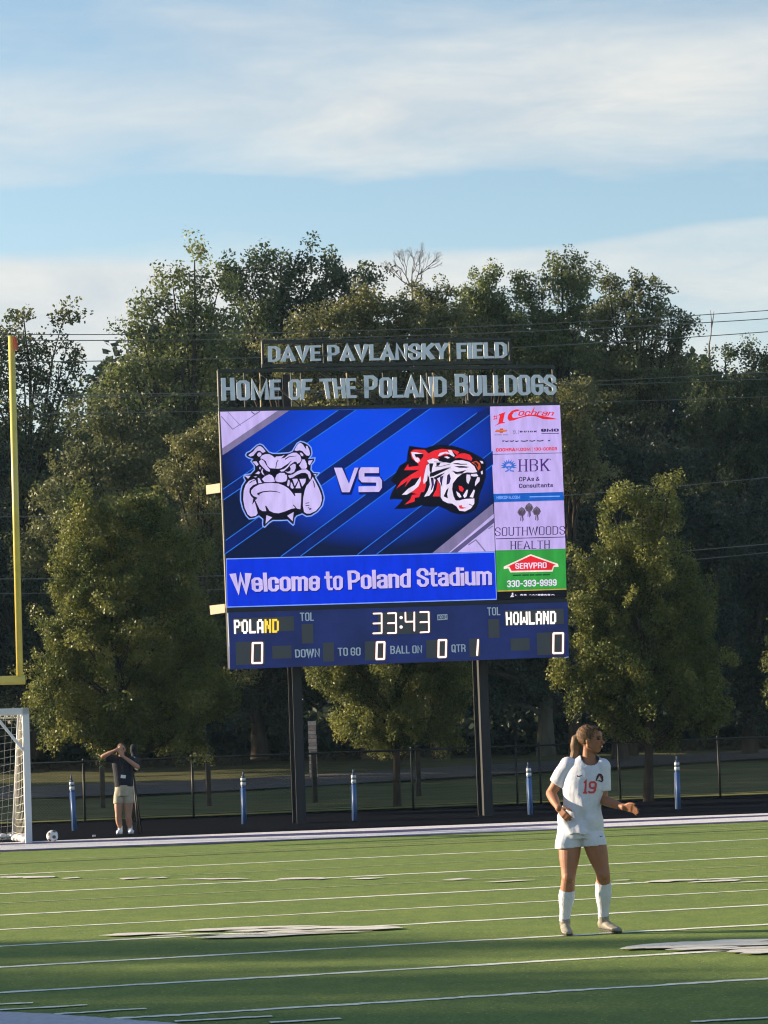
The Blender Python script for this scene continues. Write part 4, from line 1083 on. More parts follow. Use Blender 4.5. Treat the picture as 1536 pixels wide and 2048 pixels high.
def scrap():
    c = ground(188.5, 1674); mb = MB(); mb.tube([c + Vector((-.03,0,.022)), c + Vector((.03,.01,.022))], [.022,.017], 10)
    tag(mb.build('paper_cup', mat('white_paper', (.8, .8, .8), rough=.7)), 'tiny white scrap lying on the dark track left of the standing man', 'litter')
scrap()

# ------------------------------------------------------------------ blue padded posts with white bands
M_BP = mat('blue_pad', (0.075, 0.15, 0.36), rough=.5, var=.15, vscale=4)
M_BW = mat('white_band', (.62, .68, .72), rough=.5); M_BD = mat('post_top', (.06, .09, .16), rough=.6)
M_BE = mat('pale_seam', (.42, .50, .62), rough=.5)
def blue_post(xt, yt, xb, yb, label):
    g = ground(xb, yb); Y = g.y; top = at(xt, yt, Y); H = top.z; X0 = top.x - g.x
    e = empty('padded_post', (g.x, g.y, 0)); tag(e, label, 'post', 'blue padded posts along the track')
    ln = Vector((X0 * .6, 0, H)); r = .053
    P = lambda t: Vector((g.x, g.y, 0)) + ln * t
    def cyl(t0, t1, r0, name, m, par=e):
        mb = MB(); mb.tube([P(t0), P(t1)], r0, 14); return mb.build(name, m, par, True)
    cyl(-.01, .76, r, 'pad', M_BP)
    mb = MB(); mb.beam(P(0) + Vector((-r-.004, -.01, 0)), P(.75) + Vector((-r-.004, -.01, 0)), .022, .02); mb.build('pad_seam', M_BE, e)
    cyl(.76, .80, r*.93, 'collar', M_BP); cyl(.80, .87, r*1.04, 'band', M_BW); cyl(.87, .90, r*.93, 'collar', M_BD); cyl(.90, .96, r*1.04, 'band', M_BW)
    cyl(.96, 1.0, r*.75, 'cap', M_BD); cyl(1.0, 1.09, r*.32, 'stem', M_BD)
blue_post(140, 1560, 150, 1661, 'leaning blue post with white bands between the soccer goal and the standing man')
blue_post(486, 1552, 489, 1648, 'blue post with white bands left of the left scoreboard pillar')
blue_post(707, 1547, 710, 1641, 'blue post with white bands between the two scoreboard pillars')
blue_post(1056, 1533, 1062, 1629, 'blue post with white bands between the right pillar and the soccer player')
blue_post(1354, 1521, 1357, 1618, 'rightmost blue post with white bands, right of the soccer player')

# ------------------------------------------------------------------ chain link fence
M_FP = mat('black_fence_pipe', (.012, .014, .014), rough=.5); M_FL = mat('fence_wire', (.03, .033, .03), rough=.6)
def fence():
    xs = [(-45, 1654), (-1, 0)]
    f = empty('chain_link_fence', ep(0)); tag(f, 'black chain link fence along the far edge of the track', 'fence')
    H = 1.46
    def par(px):                    # distance along the fence line seen at pixel column px
        lo, hi = -40, 60
        for _ in range(40):
            mid = (lo+hi)/2; p = ep(mid) - EYE
            x = CX + F_PX * p.dot(CAM_R) / p.dot(CAM_F)
            if x < px: lo = mid
            else: hi = mid
        return lo
    cols = [170, 388, 608, 828, 1037, 1243, 1443]
    aa = [par(c) for c in cols]; step = aa[1]-aa[0]
    aa = [aa[0]-step*k for k in range(5, 0, -1)] + aa + [aa[-1]+step*k for k in range(1, 6)] + [par(1084)]
    for i, a in enumerate(sorted(aa)):
        p = ep(a, .12); mb = MB(); mb.tube([Vector((p.x, p.y, -.1)), Vector((p.x, p.y, H+.04))], .030, 8); mb.ball(Vector((p.x, p.y, H+.05)), .035, 8, 6)
        mb.build('fence_post', M_FP, f, True)
        if i % 2 == 0 and i > 3:
            pass
    a0, a1 = min(aa), max(aa)
    mb = MB(); mb.tube([ep(a0, .12) + Vector((0,0,H)), ep(a1, .12) + Vector((0,0,H))], .026, 8); mb.build('top_rail', M_FP, f, True)
    mb = MB(); mb.tube([ep(a0, .12) + Vector((0,0,.08)), ep(a1, .12) + Vector((0,0,.08))], .008, 5); mb.build('bottom_wire', M_FP, f, True)
    mb = MB(); s = .075; k = a0
    def wire(p, q):
        mb.tube([p, q], .0017, 3, caps=False)
    while k < a1:
        wire(ep(k, .12) + Vector((0,0,.06)), ep(k + H*.9, .12) + Vector((0,0,H)))
        wire(ep(k + H*.9, .125) + Vector((0,0,.06)), ep(k, .125) + Vector((0,0,H)))
        k += s
    tag(mb.build('chain_link_mesh', M_FL, f), kind='stuff')
    # sunlit strip at the foot is put in above as paler grass
fence()

# ------------------------------------------------------------------ short timber posts on the bank
M_WD = mat('dark_timber', (.045, .038, .032), rough=.85, var=.3, vscale=6)
def timber_post(x, yt, yb, Y, label):
    g = at(x, yb, Y); t = at(x, yt, Y); e = empty('timber_post', g); tag(e, label, 'post', 'timber posts along the drive')
    mb = MB(); mb.beam(Vector((g.x, g.y, g.z-.6)), Vector((g.x, g.y, t.z)), .12, .12, up=FU); mb.build('shaft', M_WD, e)
    mb = MB(); mb.box(Vector((g.x, g.y, t.z+.02)), (.16, .16, .05)); mb.build('cap', mat('grey_cap', (.28, .27, .24), rough=.7), e)
timber_post(205, 1512, 1584, 76, 'dark timber post behind the standing man')
timber_post(417, 1512, 1578, 76, 'dark timber post left of the left scoreboard pillar')
timber_post(629, 1505, 1562, 76, 'dark timber post just right of the left scoreboard pillar')
timber_post(836, 1494, 1548, 76, 'dark timber post beside the trunk of the middle tree')
def stone_pillar():
    Y = 88; a = at(618.5, 1445, Y); b = at(634.5, 1445, Y); c = at(626, 1512, Y)
    e = empty('stone_pier', (c.x, c.y, 1.1)); tag(e, 'sunlit pinkish stone pier glimpsed right of the left scoreboard pillar', 'pier')
    w = b.x - a.x; rnd = random.Random(8); z = .7; ms = [mat('pink_stone', (.62, .40, .31), rough=.85, var=.25, vscale=12), mat('pale_stone', (.75, .58, .48), rough=.85, var=.2, vscale=12)]
    k = 0
    while z < a.z:
        h = rnd.uniform(.10, .15); mb = MB(); mb.box(Vector((c.x + rnd.uniform(-.008, .008), c.y, z + h/2)), (w*rnd.uniform(.94, 1.02), .3, h - .012)); mb.build('stone', ms[k % 2], e); z += h; k += 1
    mb = MB(); mb.box(Vector((c.x, c.y, (z+.7)/2)), (w*.9, .27, z-.7)); mb.build('mortar_core', mat('mortar', (.16, .12, .10), rough=.9), e)
stone_pillar()

# ------------------------------------------------------------------ overhead power lines
M_WIRE = mat('cable', (.16, .17, .16), rough=.5)
def cable(y0, ym, y1, Y, label, r=.014, x0=-300, x1=1836):
    mb = MB(); pts = []
    for k in range(25):
        x = x0 + (x1-x0)*k/24; t = x/1536.0
        # parabola through the three measured heights at x = 0, 768, 1536
        y = y0*(1-t)*(1-2*t) + ym*4*t*(1-t) + y1*t*(2*t-1)
        pts.append(at(x, y, Y + 8*(t-.5)))
    mb.tube(pts, r, 5, caps=False)
    tag(mb.build('power_line', M_WIRE, None, True), label, 'cable', 'overhead power lines in front of the trees')
cable(668.5, 660, 621, 84, 'topmost overhead cable, crossing the sky gap at the left', .013)
cable(680, 673, 637.5, 84, 'second overhead cable from the top')
cable(724, 707, 663.5, 84, 'third overhead cable from the top')
cable(790, 778, 744.5, 86, 'upper cable of the close pair level with the bulldog name sign')
cable(797, 782, 758, 86, 'lower cable of the close pair level with the bulldog name sign', .012)
cable(829, 815, 752.5+41, 85, 'thin cable just under the close pair of cables', .010)
cable(1034, 1014, 955, 83, 'cable crossing behind the middle of the video screen', .014)
cable(1158, 1140, 1088, 83, 'pale cable crossing the upper part of the right tree', .016)
cable(1187, 1165, 1105, 83, 'lowest overhead cable crossing the left and right trees', .013)
# ------------------------------------------------------------------ trees
def leaf_material(name, dark, light, trans=.34):
    m = bpy.data.materials.new(name); m.use_nodes = True
    nt = m.node_tree; N, L = nt.nodes, nt.links; b = N['Principled BSDF']; out = N['Material Output']
    at_ = N.new('ShaderNodeAttribute'); at_.attribute_name = 'tone'
    r = N.new('ShaderNodeValToRGB'); L.new(at_.outputs['Fac'], r.inputs[0])
    r.color_ramp.elements[0].position = 0; r.color_ramp.elements[0].color = (*dark, 1)
    r.color_ramp.elements[1].position = 1; r.color_ramp.elements[1].color = (*light, 1)
    L.new(r.outputs[0], b.inputs['Base Color']); b.inputs['Roughness'].default_value = .5; b.inputs['Specular IOR Level'].default_value = .35
    t = N.new('ShaderNodeBsdfTranslucent'); L.new(r.outputs[0], t.inputs['Color'])
    mx = N.new('ShaderNodeMixShader'); mx.inputs[0].default_value = trans
    L.new(b.outputs[0], mx.inputs[1]); L.new(t.outputs[0], mx.inputs[2]); L.new(mx.outputs[0], out.inputs[0])
    return m
LM = {
 'pear':  leaf_material('leaf_pear', (0.055, 0.085, 0.022), (0.265, 0.275, 0.070)),
 'maple': leaf_material('leaf_maple', (0.055, 0.080, 0.032), (0.190, 0.200, 0.085)),
 'ash':   leaf_material('leaf_ash', (0.070, 0.105, 0.037), (0.220, 0.255, 0.090)),
 'dark':  leaf_material('leaf_dark', (0.035, 0.064, 0.030), (0.115, 0.150, 0.062)),
 'brown': leaf_material('leaf_brownish', (0.082, 0.098, 0.037), (0.240, 0.240, 0.095)),
 'under': leaf_material('leaf_wood_shade', (0.022, 0.040, 0.028), (0.070, 0.092, 0.056)),  # darker leaves: shade of the wood painted into the colour
}
M_BARK = mat('bark', (.060, .048, .038), rough=.95, var=.35, vscale=5, bump=.8, bscale=18, stretch=(1, 1, .25), spec=.1)
M_BARK2 = mat('pale_bark', (.085, .078, .060), rough=.95, var=.35, vscale=4, bump=.8, bscale=14, stretch=(1, 1, .25), spec=.1)

def leaves_mesh(name, clumps, per, size, seed, aspect=.6, flat=.75):
    """clumps: (centre, radius, tone) ; each becomes `per` rhombic leaves scattered through it"""
    rng = np.random.default_rng(seed)
    C = np.array([c[0] for c in clumps]); R = np.array([c[1] for c in clumps]); T = np.array([c[2] for c in clumps])
    cnt = np.maximum(4, (per * (R/np.mean(R))**2)).astype(int)
    idx = np.repeat(np.arange(len(C)), cnt); n = len(idx)
    d = rng.normal(size=(n, 3)); d /= np.linalg.norm(d, axis=1)[:, None]
    rad = rng.random(n)**.45
    A = rng.normal(size=(len(C), 3)) + np.array([0, 0, .7]); A /= np.linalg.norm(A, axis=1)[:, None]; A = A[idx]
    off = d * (rad * R[idx])[:, None]; al = np.sum(off*A, axis=1)[:, None]*A
    P = C[idx] + al*1.55 + (off - al)*.66
    nrm = rng.normal(size=(n, 3)) + d*.5 + np.array([0, 0, .25]); nrm /= np.linalg.norm(nrm, axis=1)[:, None]
    a = np.cross(nrm, rng.normal(size=(n, 3))); a /= np.linalg.norm(a, axis=1)[:, None]
    b = np.cross(nrm, a)
    s = size * rng.uniform(.6, 1.3, n)
    a *= (s*.5)[:, None]; b *= (s*.5*aspect)[:, None]
    V = np.empty((n, 4, 3), dtype=np.float32); V[:, 0] = P-a; V[:, 1] = P+b - a*.1; V[:, 2] = P+a; V[:, 3] = P-b - a*.1
    me = bpy.data.meshes.new(name)
    me.vertices.add(n*4); me.vertices.foreach_set('co', V.ravel())
    me.loops.add(n*4); me.loops.foreach_set('vertex_index', np.arange(n*4, dtype=np.int32))
    me.polygons.add(n); me.polygons.foreach_set('loop_start', np.arange(0, n*4, 4, dtype=np.int32)); me.polygons.foreach_set('loop_total', np.full(n, 4, dtype=np.int32))
    tone = np.clip(T[idx] + rng.normal(0, .15, n), 0, 1).astype(np.float32)
    at_ = me.attributes.new('tone', 'FLOAT', 'FACE'); at_.data.foreach_set('value', tone)
    me.update(calc_edges=True); me.validate()
    return me
def blob_clumps(blobs, Y, csize, dens, seed, deep=1.0):
    """blobs: (px, py, rx, ry[, dy]) in photo pixels at distance Y -> list of sub-clumps in metres"""
    rnd = random.Random(seed); k = Y / F_PX; out = []
    for bl in blobs:
        x, y, rx, ry = bl[:4]; dy = bl[4] if len(bl) > 4 else 0
        c = at(x, y, Y) + Vector((0, dy, 0)); ax, az = rx*k, ry*k; ay = (ax+az)/2*deep
        n = max(3, int(dens * (ax*az + ax*ay + ay*az)/3 / (csize*csize)))
        for i in range(n):
            th = rnd.uniform(0, 2*PI); u = rnd.uniform(-1, 1); s = math.sqrt(1-u*u); r = rnd.uniform(.55, 1.0) if rnd.random() < .75 else rnd.uniform(0, .6)
            p = c + Vector((s*math.cos(th)*ax*r, s*math.sin(th)*ay*r, u*az*r))
            out.append((tuple(p), csize*rnd.uniform(.55, 1.35), rnd.gauss(.5, .27)))
    return out
def limbs(mb, base, r0, targets, seed, lean=None, twigs=2):
    """a trunk forking towards the targets"""
    rnd = random.Random(seed)
    targets = sorted(targets, key=lambda t: t.z); top = max(targets, key=lambda t: t.z)
    H = top.z - base.z
    def axis(t): 
        x = base.x + (top.x-base.x)*t**1.5; y = base.y + (top.y-base.y)*t**1.5
        return Vector((x + math.sin(t*7+seed)*.02*H*t, y, base.z + H*t))
    pts = [axis(t/8) for t in range(9)]
    mb.tube([pts[0] - Vector((0,0,.3))] + pts, [r0*1.2] + [max(.02, r0*(1.08 if i == 0 else 1)*(1 - .93*(i/8)**.8)) for i in range(9)], 8, caps=False)
    for tg in targets:
        if tg is top: continue
        t = max(.12, min(.85, (tg.z - base.z)/H*.62)); s = axis(t); d = tg - s
        rr = r0*(1-.85*t)*.5
        m1 = s + d*.35 + Vector((rnd.uniform(-.06,.06), rnd.uniform(-.06,.06), .10))*d.length*.6; m2 = s + d*.7 + Vector((rnd.uniform(-.06,.06), rnd.uniform(-.06,.06), .10))*d.length*.4
        mb.tube([s, m1, m2, tg], [rr, rr*.75, rr*.5, rr*.18], 6, caps=False)
        for q in range(twigs):
            v = Vector((rnd.uniform(-1,1), rnd.uniform(-.6,.6), rnd.uniform(.1,1))).normalized()*min(1.1, d.length*rnd.uniform(.12,.26))
            mb.tube([m2, m2 + v*.5 + Vector((0,0,.05)), m2 + v], [rr*.35, rr*.22, rr*.08], 4, caps=False)
def tree(name, label, kind, Y, base_px, blobs, csize, per, leaf, seed, r0=.16, dens=5.5, group=None, bark=None, base_z=None, deep=1.0, aspect=.6, twigs=2):
    bx, by = base_px; g = at(bx, by, Y)
    if base_z is not None: g.z = base_z
    e = empty(name, g); tag(e, label, 'tree', group)
    if Y > 90: blobs = [(b[0], b[1] + (9 if b[1] < 640 else 4)) + tuple(b[2:]) for b in blobs]
    cl = blob_clumps(blobs, Y, csize, dens, seed, deep)
    if Y > 80: per = int(per*2.0); leaf *= .72
    else: per = int(per*1.9); leaf *= .70
    me = leaves_mesh('crown', cl, per, leaf, seed, aspect); o = link_mesh('crown', me, e, [LM[kind]])
    rnd = random.Random(seed+9); mb = MB()
    tg = [at(b[0], b[1], Y) + Vector((0, b[4] if len(b) > 4 else rnd.uniform(-.5, .5), 0)) for b in blobs]
    tg += [Vector(cl[rnd.randrange(len(cl))][0]) for _ in range(10)]
    limbs(mb, g, r0, tg, seed, twigs=twigs); mb.build('trunk', bark or M_BARK, e, True)
    return e
PG = 'young oval trees along the fence'
# the three young trees just behind the fence
tree('oval_tree', 'leafy oval tree behind the standing man and the soccer goal', 'pear', 67.6, (268, 1634),
     [(255,1030,80,55),(215,1080,90,80),(320,1060,60,60),(180,1110,70,70),(330,1150,85,90),(230,1190,110,90),(150,1230,80,80),(370,1230,70,80),(120,1310,70,70),(250,1300,150,90),(400,1310,75,80),(110,1390,62,60),(210,1400,120,80),(330,1400,120,85),(425,1400,60,70),(165,1455,80,42),(260,1475,90,40),(380,1460,75,45),(215,1495,38,16),(160,985+25,40,30)],
     .36, 150, .105, 11, r0=.11, dens=3.6, group=PG, base_z=0.0)
tree('oval_tree', 'leafy oval tree seen beneath the scoreboard between its pillars', 'pear', 71.2, (795, 1622),
     [(780,1080,90,60),(740,1160,120,80),(850,1160,90,80),(780,1260,150,80),(700,1330,80,60),(800,1340,140,70),(880,1360,75,70),(670,1380,55,50),(720,1430,80,48),(820,1430,95,52),(900,1410,50,50),(780,1475,75,32),(870,1475,45,25),(640,1340,28,25)],
     .34, 150, .10, 12, r0=.105, dens=3.6, group=PG, base_z=0.0, bark=M_BARK)
tree('oval_tree', 'leafy oval tree to the right of the scoreboard behind the soccer player', 'pear', 69.0, (1297, 1605),
     [(1225,1010,32,45),(1277,1000,26,40),(1324,985,22,38),(1260,1060,68,60),(1330,1060,40,60),(1170,1140,40,40),(1230,1150,70,70),(1320,1150,65,80),(1170,1220,42,60),(1260,1230,100,75),(1360,1230,70,70),(1180,1300,62,60),(1290,1310,130,80),(1400,1310,70,70),(1140,1360,50,36),(1210,1380,90,60),(1330,1390,120,70),(1430,1400,50,60),(1250,1440,80,40),(1370,1440,85,38),(1300,1468,60,20)],
     .36, 150, .105, 13, r0=.13, dens=3.6, group=PG, base_z=0.0)
BG = 'tall trees of the wood behind the scoreboard'
# the wood: every tree with its own outline, traced crown mass by crown mass
tree('maple_tree', 'sparse dark maple rising behind the yellow goal post upright', 'maple', 98, (70, 1500),
     [(42,625,32,36),(130,622,24,30),(20,680,40,40),(80,690,50,30),(135,690,30,40),(50,750,60,45),(130,760,38,45),(20,820,45,45),(100,840,60,50),(40,900,60,50),(130,900,50,50),(60,980,80,60),(0,760,40,60),(-50,700,60,90),(-70,860,80,110),(10,1060,80,70),(70,1150,90,90)],
     .62, 60, .21, 21, r0=.24, dens=4.0, group=BG)
tree('ash_tree', 'tallest feathery tree, its crown topping out left of the name sign', 'ash', 100, (330, 1500),
     [(404,515,18,32),(345,545,35,34),(440,560,30,30),(310,600,45,36),(385,600,55,46),(280,650,42,34),(350,670,70,46),(440,650,55,50),(300,720,80,50),(400,730,70,50),(225,740,38,30),(215,800,55,45),(300,810,80,55),(400,820,70,60),(250,890,90,60),(370,900,90,60),(290,980,120,70),(420,990,70,70)],
     .62, 75, .19, 22, r0=.30, dens=4.4, group=BG)
tree('dark_oak', 'dense dark tree with a lumpy flat top above the name sign', 'dark', 106, (560, 1500),
     [(455,530,26,30),(505,520,36,26),(560,520,36,26),(610,522,34,24),(655,530,34,26),(700,545,30,22),(742,548,14,24),(480,570,50,34),(560,580,70,40),(640,575,60,36),(700,580,40,30),(520,640,70,45),(610,640,70,45),(690,640,50,40),(560,720,110,60),(480,700,50,50)],
     .60, 80, .20, 23, r0=.30, dens=4.6, group=BG)
tree('round_tree', 'broad rounded olive tree directly above the DAVE PAVLANSKY FIELD sign', 'brown', 92, (740, 1500),
     [(740,600,62,36),(680,630,60,36),(810,625,60,36),(620,665,50,36),(720,670,90,44),(840,670,70,44),(890,640,40,30),(560,705,50,40),(650,730,90,44),(780,740,110,50),(900,720,60,50),(700,800,120,50),(850,820,110,60)],
     .46, 95, .15, 24, r0=.26, dens=5.0, group=BG, twigs=4)
tree('round_tree', 'ragged brownish tree with a narrow double top right of the bare twigs', 'brown', 97, (880, 1500),
     [(842,580,24,26),(884,575,20,26),(860,610,46,30),(910,610,32,30),(870,660,60,40),(930,680,46,40)],
     .42, 80, .15, 25, r0=.2, dens=4.4, group=BG)
tree('locust_tree', 'olive tree with a pointed crown above the word FIELD', 'ash', 99, (960, 1500),
     [(962,550,30,24),(950,590,40,32),(985,600,34,30),(950,640,52,36),(1010,640,46,40),(960,700,70,50),(1040,700,60,50)],
     .44, 90, .16, 26, r0=.22, dens=4.8, group=BG)
tree('locust_tree', 'wispy topped tree right of the FIELD sign and left of the rightmost tall tree', 'ash', 99, (1110, 1500),
     [(1112,530,24,18),(1148,530,16,20),(1060,570,36,32),(1120,570,46,32),(1165,575,34,30),(1080,630,60,44),(1160,630,50,44),(1120,700,90,50),(1060,760,70,60),(1180,770,70,60),(1130,850,110,70)],
     .46, 90, .16, 27, r0=.26, dens=4.8, group=BG, twigs=4)
tree('locust_tree', 'tall airy tree with a spike at its top sloping down to the right', 'maple', 96, (1260, 1500),
     [(1272,548,8,28),(1215,560,32,24),(1300,565,34,26),(1250,590,48,32),(1325,610,36,30),(1205,630,50,40),(1280,650,60,44),(1350,650,26,24),(1372,640,16,18),(1350,700,38,34),(1230,720,80,50),(1300,760,80,50),(1240,820,100,60),(1370,740,24,28)],
     .44, 78, .155, 28, r0=.26, dens=4.4, group=BG, twigs=4)
tree('scrub_tree', 'low dark tree under the power lines near the right edge', 'dark', 104, (1460, 1500),
     [(1400,720,24,20),(1465,705,30,16),(1510,710,20,18),(1535,722,30,22),(1420,760,50,34),(1500,770,70,40),(1580,750,60,50),(1440,830,90,60),(1540,850,90,70),(1440,930,110,70),(1560,960,90,80)],
     .50, 85, .17, 29, r0=.22, dens=4.6, group=BG)
# middle height trees that fill the wall of leaves
tree('shrubby_tree', 'yellowish rounded tree showing just left of the video screen', 'brown', 84, (400, 1500),
     [(430,860,28,38),(395,905,52,48),(350,960,30,40),(415,980,45,55),(450,900,60,70),(400,1060,60,50)],
     .40, 100, .13, 31, r0=.18, dens=4.8, group=BG)
tree('broad_tree', 'mid green spreading tree with bare dark limbs left of the video screen', 'maple', 90, (250, 1500),
     [(200,850,70,50),(290,880,80,50),(180,930,70,50),(280,960,90,60),(120,1000,70,60),(220,1040,110,60),(340,1040,80,60),(420,1120,70,70),(100,1090,80,60),(380,1220,110,80),(480,1250,80,100)],
     .52, 80, .17, 32, r0=.24, dens=4.6, group=BG)
tree('broad_tree', 'brownish tree glimpsed along the right edge of the sponsor panels', 'brown', 88, (1150, 1500),
     [(1140,800,60,50),(1150,880,60,60),(1175,930,48,50),(1120,960,60,60),(1090,870,60,80)],
     .42, 80, .14, 33, r0=.2, dens=4.4, group=BG)
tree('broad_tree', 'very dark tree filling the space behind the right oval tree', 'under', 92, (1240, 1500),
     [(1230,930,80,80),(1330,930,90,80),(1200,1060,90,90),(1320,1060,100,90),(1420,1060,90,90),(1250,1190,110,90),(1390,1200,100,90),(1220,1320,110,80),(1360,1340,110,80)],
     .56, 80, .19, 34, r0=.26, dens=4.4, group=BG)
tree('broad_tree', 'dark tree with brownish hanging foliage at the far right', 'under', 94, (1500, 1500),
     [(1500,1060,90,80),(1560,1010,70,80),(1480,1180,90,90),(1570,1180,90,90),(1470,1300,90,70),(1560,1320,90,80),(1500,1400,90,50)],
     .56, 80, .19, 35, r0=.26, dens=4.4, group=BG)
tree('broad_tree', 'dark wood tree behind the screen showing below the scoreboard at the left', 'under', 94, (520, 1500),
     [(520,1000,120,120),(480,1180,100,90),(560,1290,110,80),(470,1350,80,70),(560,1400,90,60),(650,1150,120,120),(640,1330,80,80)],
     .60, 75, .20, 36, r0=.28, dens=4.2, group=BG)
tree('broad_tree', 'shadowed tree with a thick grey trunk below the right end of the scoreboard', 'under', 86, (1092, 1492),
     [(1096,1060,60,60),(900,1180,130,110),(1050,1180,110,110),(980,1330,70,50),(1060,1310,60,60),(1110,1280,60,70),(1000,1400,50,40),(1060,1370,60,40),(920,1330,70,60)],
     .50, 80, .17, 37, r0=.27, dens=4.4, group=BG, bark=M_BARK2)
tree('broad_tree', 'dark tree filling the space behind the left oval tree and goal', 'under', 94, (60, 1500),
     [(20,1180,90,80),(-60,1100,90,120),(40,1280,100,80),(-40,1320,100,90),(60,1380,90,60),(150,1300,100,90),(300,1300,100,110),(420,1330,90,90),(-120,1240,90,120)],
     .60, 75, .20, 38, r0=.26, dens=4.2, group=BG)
# the sliver of a lit tree entering at the right edge
tree('oval_tree', 'sliver of a sunlit tree entering at the right edge of the picture', 'pear', 71, (1610, 1600),
     [(1566,1310,34,50),(1606,1250,56,70),(1620,1350,80,80),(1575,1380,45,40),(1640,1150,60,90)], .36, 130, .105, 39, r0=.12, dens=3.4, base_z=0.0)
# deep shade of the wood, put into the leaf colour: one mass nobody could count
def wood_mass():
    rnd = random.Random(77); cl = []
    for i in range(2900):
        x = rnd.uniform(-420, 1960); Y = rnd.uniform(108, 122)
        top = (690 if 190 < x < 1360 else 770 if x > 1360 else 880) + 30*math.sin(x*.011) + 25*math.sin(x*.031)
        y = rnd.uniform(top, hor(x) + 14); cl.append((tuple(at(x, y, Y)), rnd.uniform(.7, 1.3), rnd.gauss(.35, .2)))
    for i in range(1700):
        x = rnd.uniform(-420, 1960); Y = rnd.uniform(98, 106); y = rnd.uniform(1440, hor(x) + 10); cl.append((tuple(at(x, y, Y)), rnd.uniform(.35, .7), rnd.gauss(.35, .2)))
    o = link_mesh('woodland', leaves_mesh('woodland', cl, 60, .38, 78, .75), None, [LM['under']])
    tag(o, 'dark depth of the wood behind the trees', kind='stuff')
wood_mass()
# bare crowns
def bare_tree(label, Y, bx, by, tips, r0, seed):
    e = empty('bare_tree', at(bx, by, Y)); tag(e, label, 'tree'); rnd = random.Random(seed); mb = MB(); b = at(bx, by, Y)
    low = Vector((b.x, b.y, .9)); mb.tube([low, b], [r0*2.4, r0], 6, caps=False)
    def grow(p, d, L, r, n):
        q = p + d*L; m = p + d*L*.5 + Vector((rnd.uniform(-.06,.06), 0, rnd.uniform(-.04,.04)))*L; mb.tube([p, m, q], [r, r*.8, r*.6], 4, caps=False)
        if n == 0: return
        for _ in range(rnd.choice((2, 3, 3))):
            v = (d + Vector((rnd.uniform(-.75,.75), rnd.uniform(-.5,.5), rnd.uniform(-.3,.5)))).normalized(); grow(q, v, L*rnd.uniform(.55,.85), r*.6, n-1)
    for tx, ty, n in tips:
        d = at(tx, ty, Y) - b; grow(b, d.normalized(), d.length, r0*.8, n)
    mb.build('trunk', mat('dead_wood', (.16, .13, .12), rough=.9), e, True); return e
bare_tree('bare leafless crown poking up above the brownish trees', 101, 824, 575, [(812, 552, 5), (836, 550, 5), (824, 548, 5), (804, 562, 4), (842, 560, 4)], .040, 4)
bare_tree('thin forked dead stem against the sky near the right edge', 108, 1418, 690, [(1423, 655, 0)], .035, 6)
def fork():
    mb = MB(); Y = 108; p = at(1423, 656, Y)
    for x, y in ((1421, 620), (1428, 622)): mb.tube([p, at((x+1423)/2 + .5, (y+656)/2, Y), at(x, y, Y)], [.024, .018, .008], 4, caps=False)
    e = [o for o in bpy.data.objects if o.name.startswith('bare_tree')][-1]
    mb.build('stem', _M['dead_wood'], e, True)
fork()

# ------------------------------------------------------------------ trees outside the frame, the west row added to throw the evening shade
def plain_tree(x, y, h, w, kind, seed, label, r0=.25, low=.22, z=0.0, dens=3.2):
    e = empty('unseen_tree', (x, y, z)); tag(e, label, 'tree', 'trees west of the field, out of the picture')
    rnd = random.Random(seed); cl = []; n = 0
    while n < int(60*dens):
        u = Vector((rnd.uniform(-1,1), rnd.uniform(-1,1), rnd.uniform(-1,1)))
        if u.length > 1 or u.length < .35: continue
        cl.append(((x + u.x*w/2, y + u.y*w/2, z + h*(low + (1-low)/2) + u.z*h*(1-low)/2), w*.10*rnd.uniform(.7, 1.3), rnd.gauss(.5, .2))); n += 1
    link_mesh('crown', leaves_mesh('crown', cl, 90, w*.035, seed, .7), e, [LM[kind]])
    mb = MB(); limbs(mb, Vector((x, y, z)), r0, [Vector(c[0]) for c in cl[:14]], seed); mb.build('trunk', M_BARK, e, True)
SHADE_CASTERS = [(-46, 30.9, 8.6, 4.0, 'small slim unseen tree, added for shade, nearest the midfield, beyond the left of the picture'), (-46.5, 27.0, 8.8, 6.5, 'low round unseen tree, added for shade, second from the midfield, beyond the left of the picture'), (-47, 21.3, 15, 9.0, 'tall unseen tree, added for shade, third from the midfield, beyond the left of the picture'),
         (-46, 12, 14, 9, 'tall unseen tree, added for shade, fourth from the midfield, beyond the left of the picture'), (-46, 3.5, 15, 9.5, 'tall unseen tree, added for shade, farthest from the midfield, beyond the left of the picture'), (-53, 16, 16, 10, 'tallest unseen tree, added for shade, standing behind the row beyond the left of the picture'), (-52, 25, 7.6, 5, 'low unseen tree, added for shade, standing behind the row beyond the left of the picture')]
for i, (x, y, h, w, l) in enumerate(SHADE_CASTERS): plain_tree(x, y + 3.4, h*1.47, w, 'dark', 300+i, l, dens=8.0, low=.08)
_wl = ['short wood edge tree nearest the left edge of the picture', 'tall wood edge tree behind the short one left of the picture', 'tallest and farthest wood edge tree left of the picture', 'broad wood edge tree well left of the picture', 'tall wood edge tree nearest the right edge of the picture', 'short wood edge tree in front, right of the picture', 'tallest wood edge tree well right of the picture']
for i, (x, y, h, w) in enumerate(((-24, 84, 9, 7), (-34, 92, 15, 10), (-22, 100, 17, 10), (-46, 84, 13, 9), (28, 94, 15, 10), (24, 84, 8, 6), (40, 100, 16, 11))): plain_tree(x, y, h, w, 'ash', 320+i, _wl[i], z=bank_z(y-66))
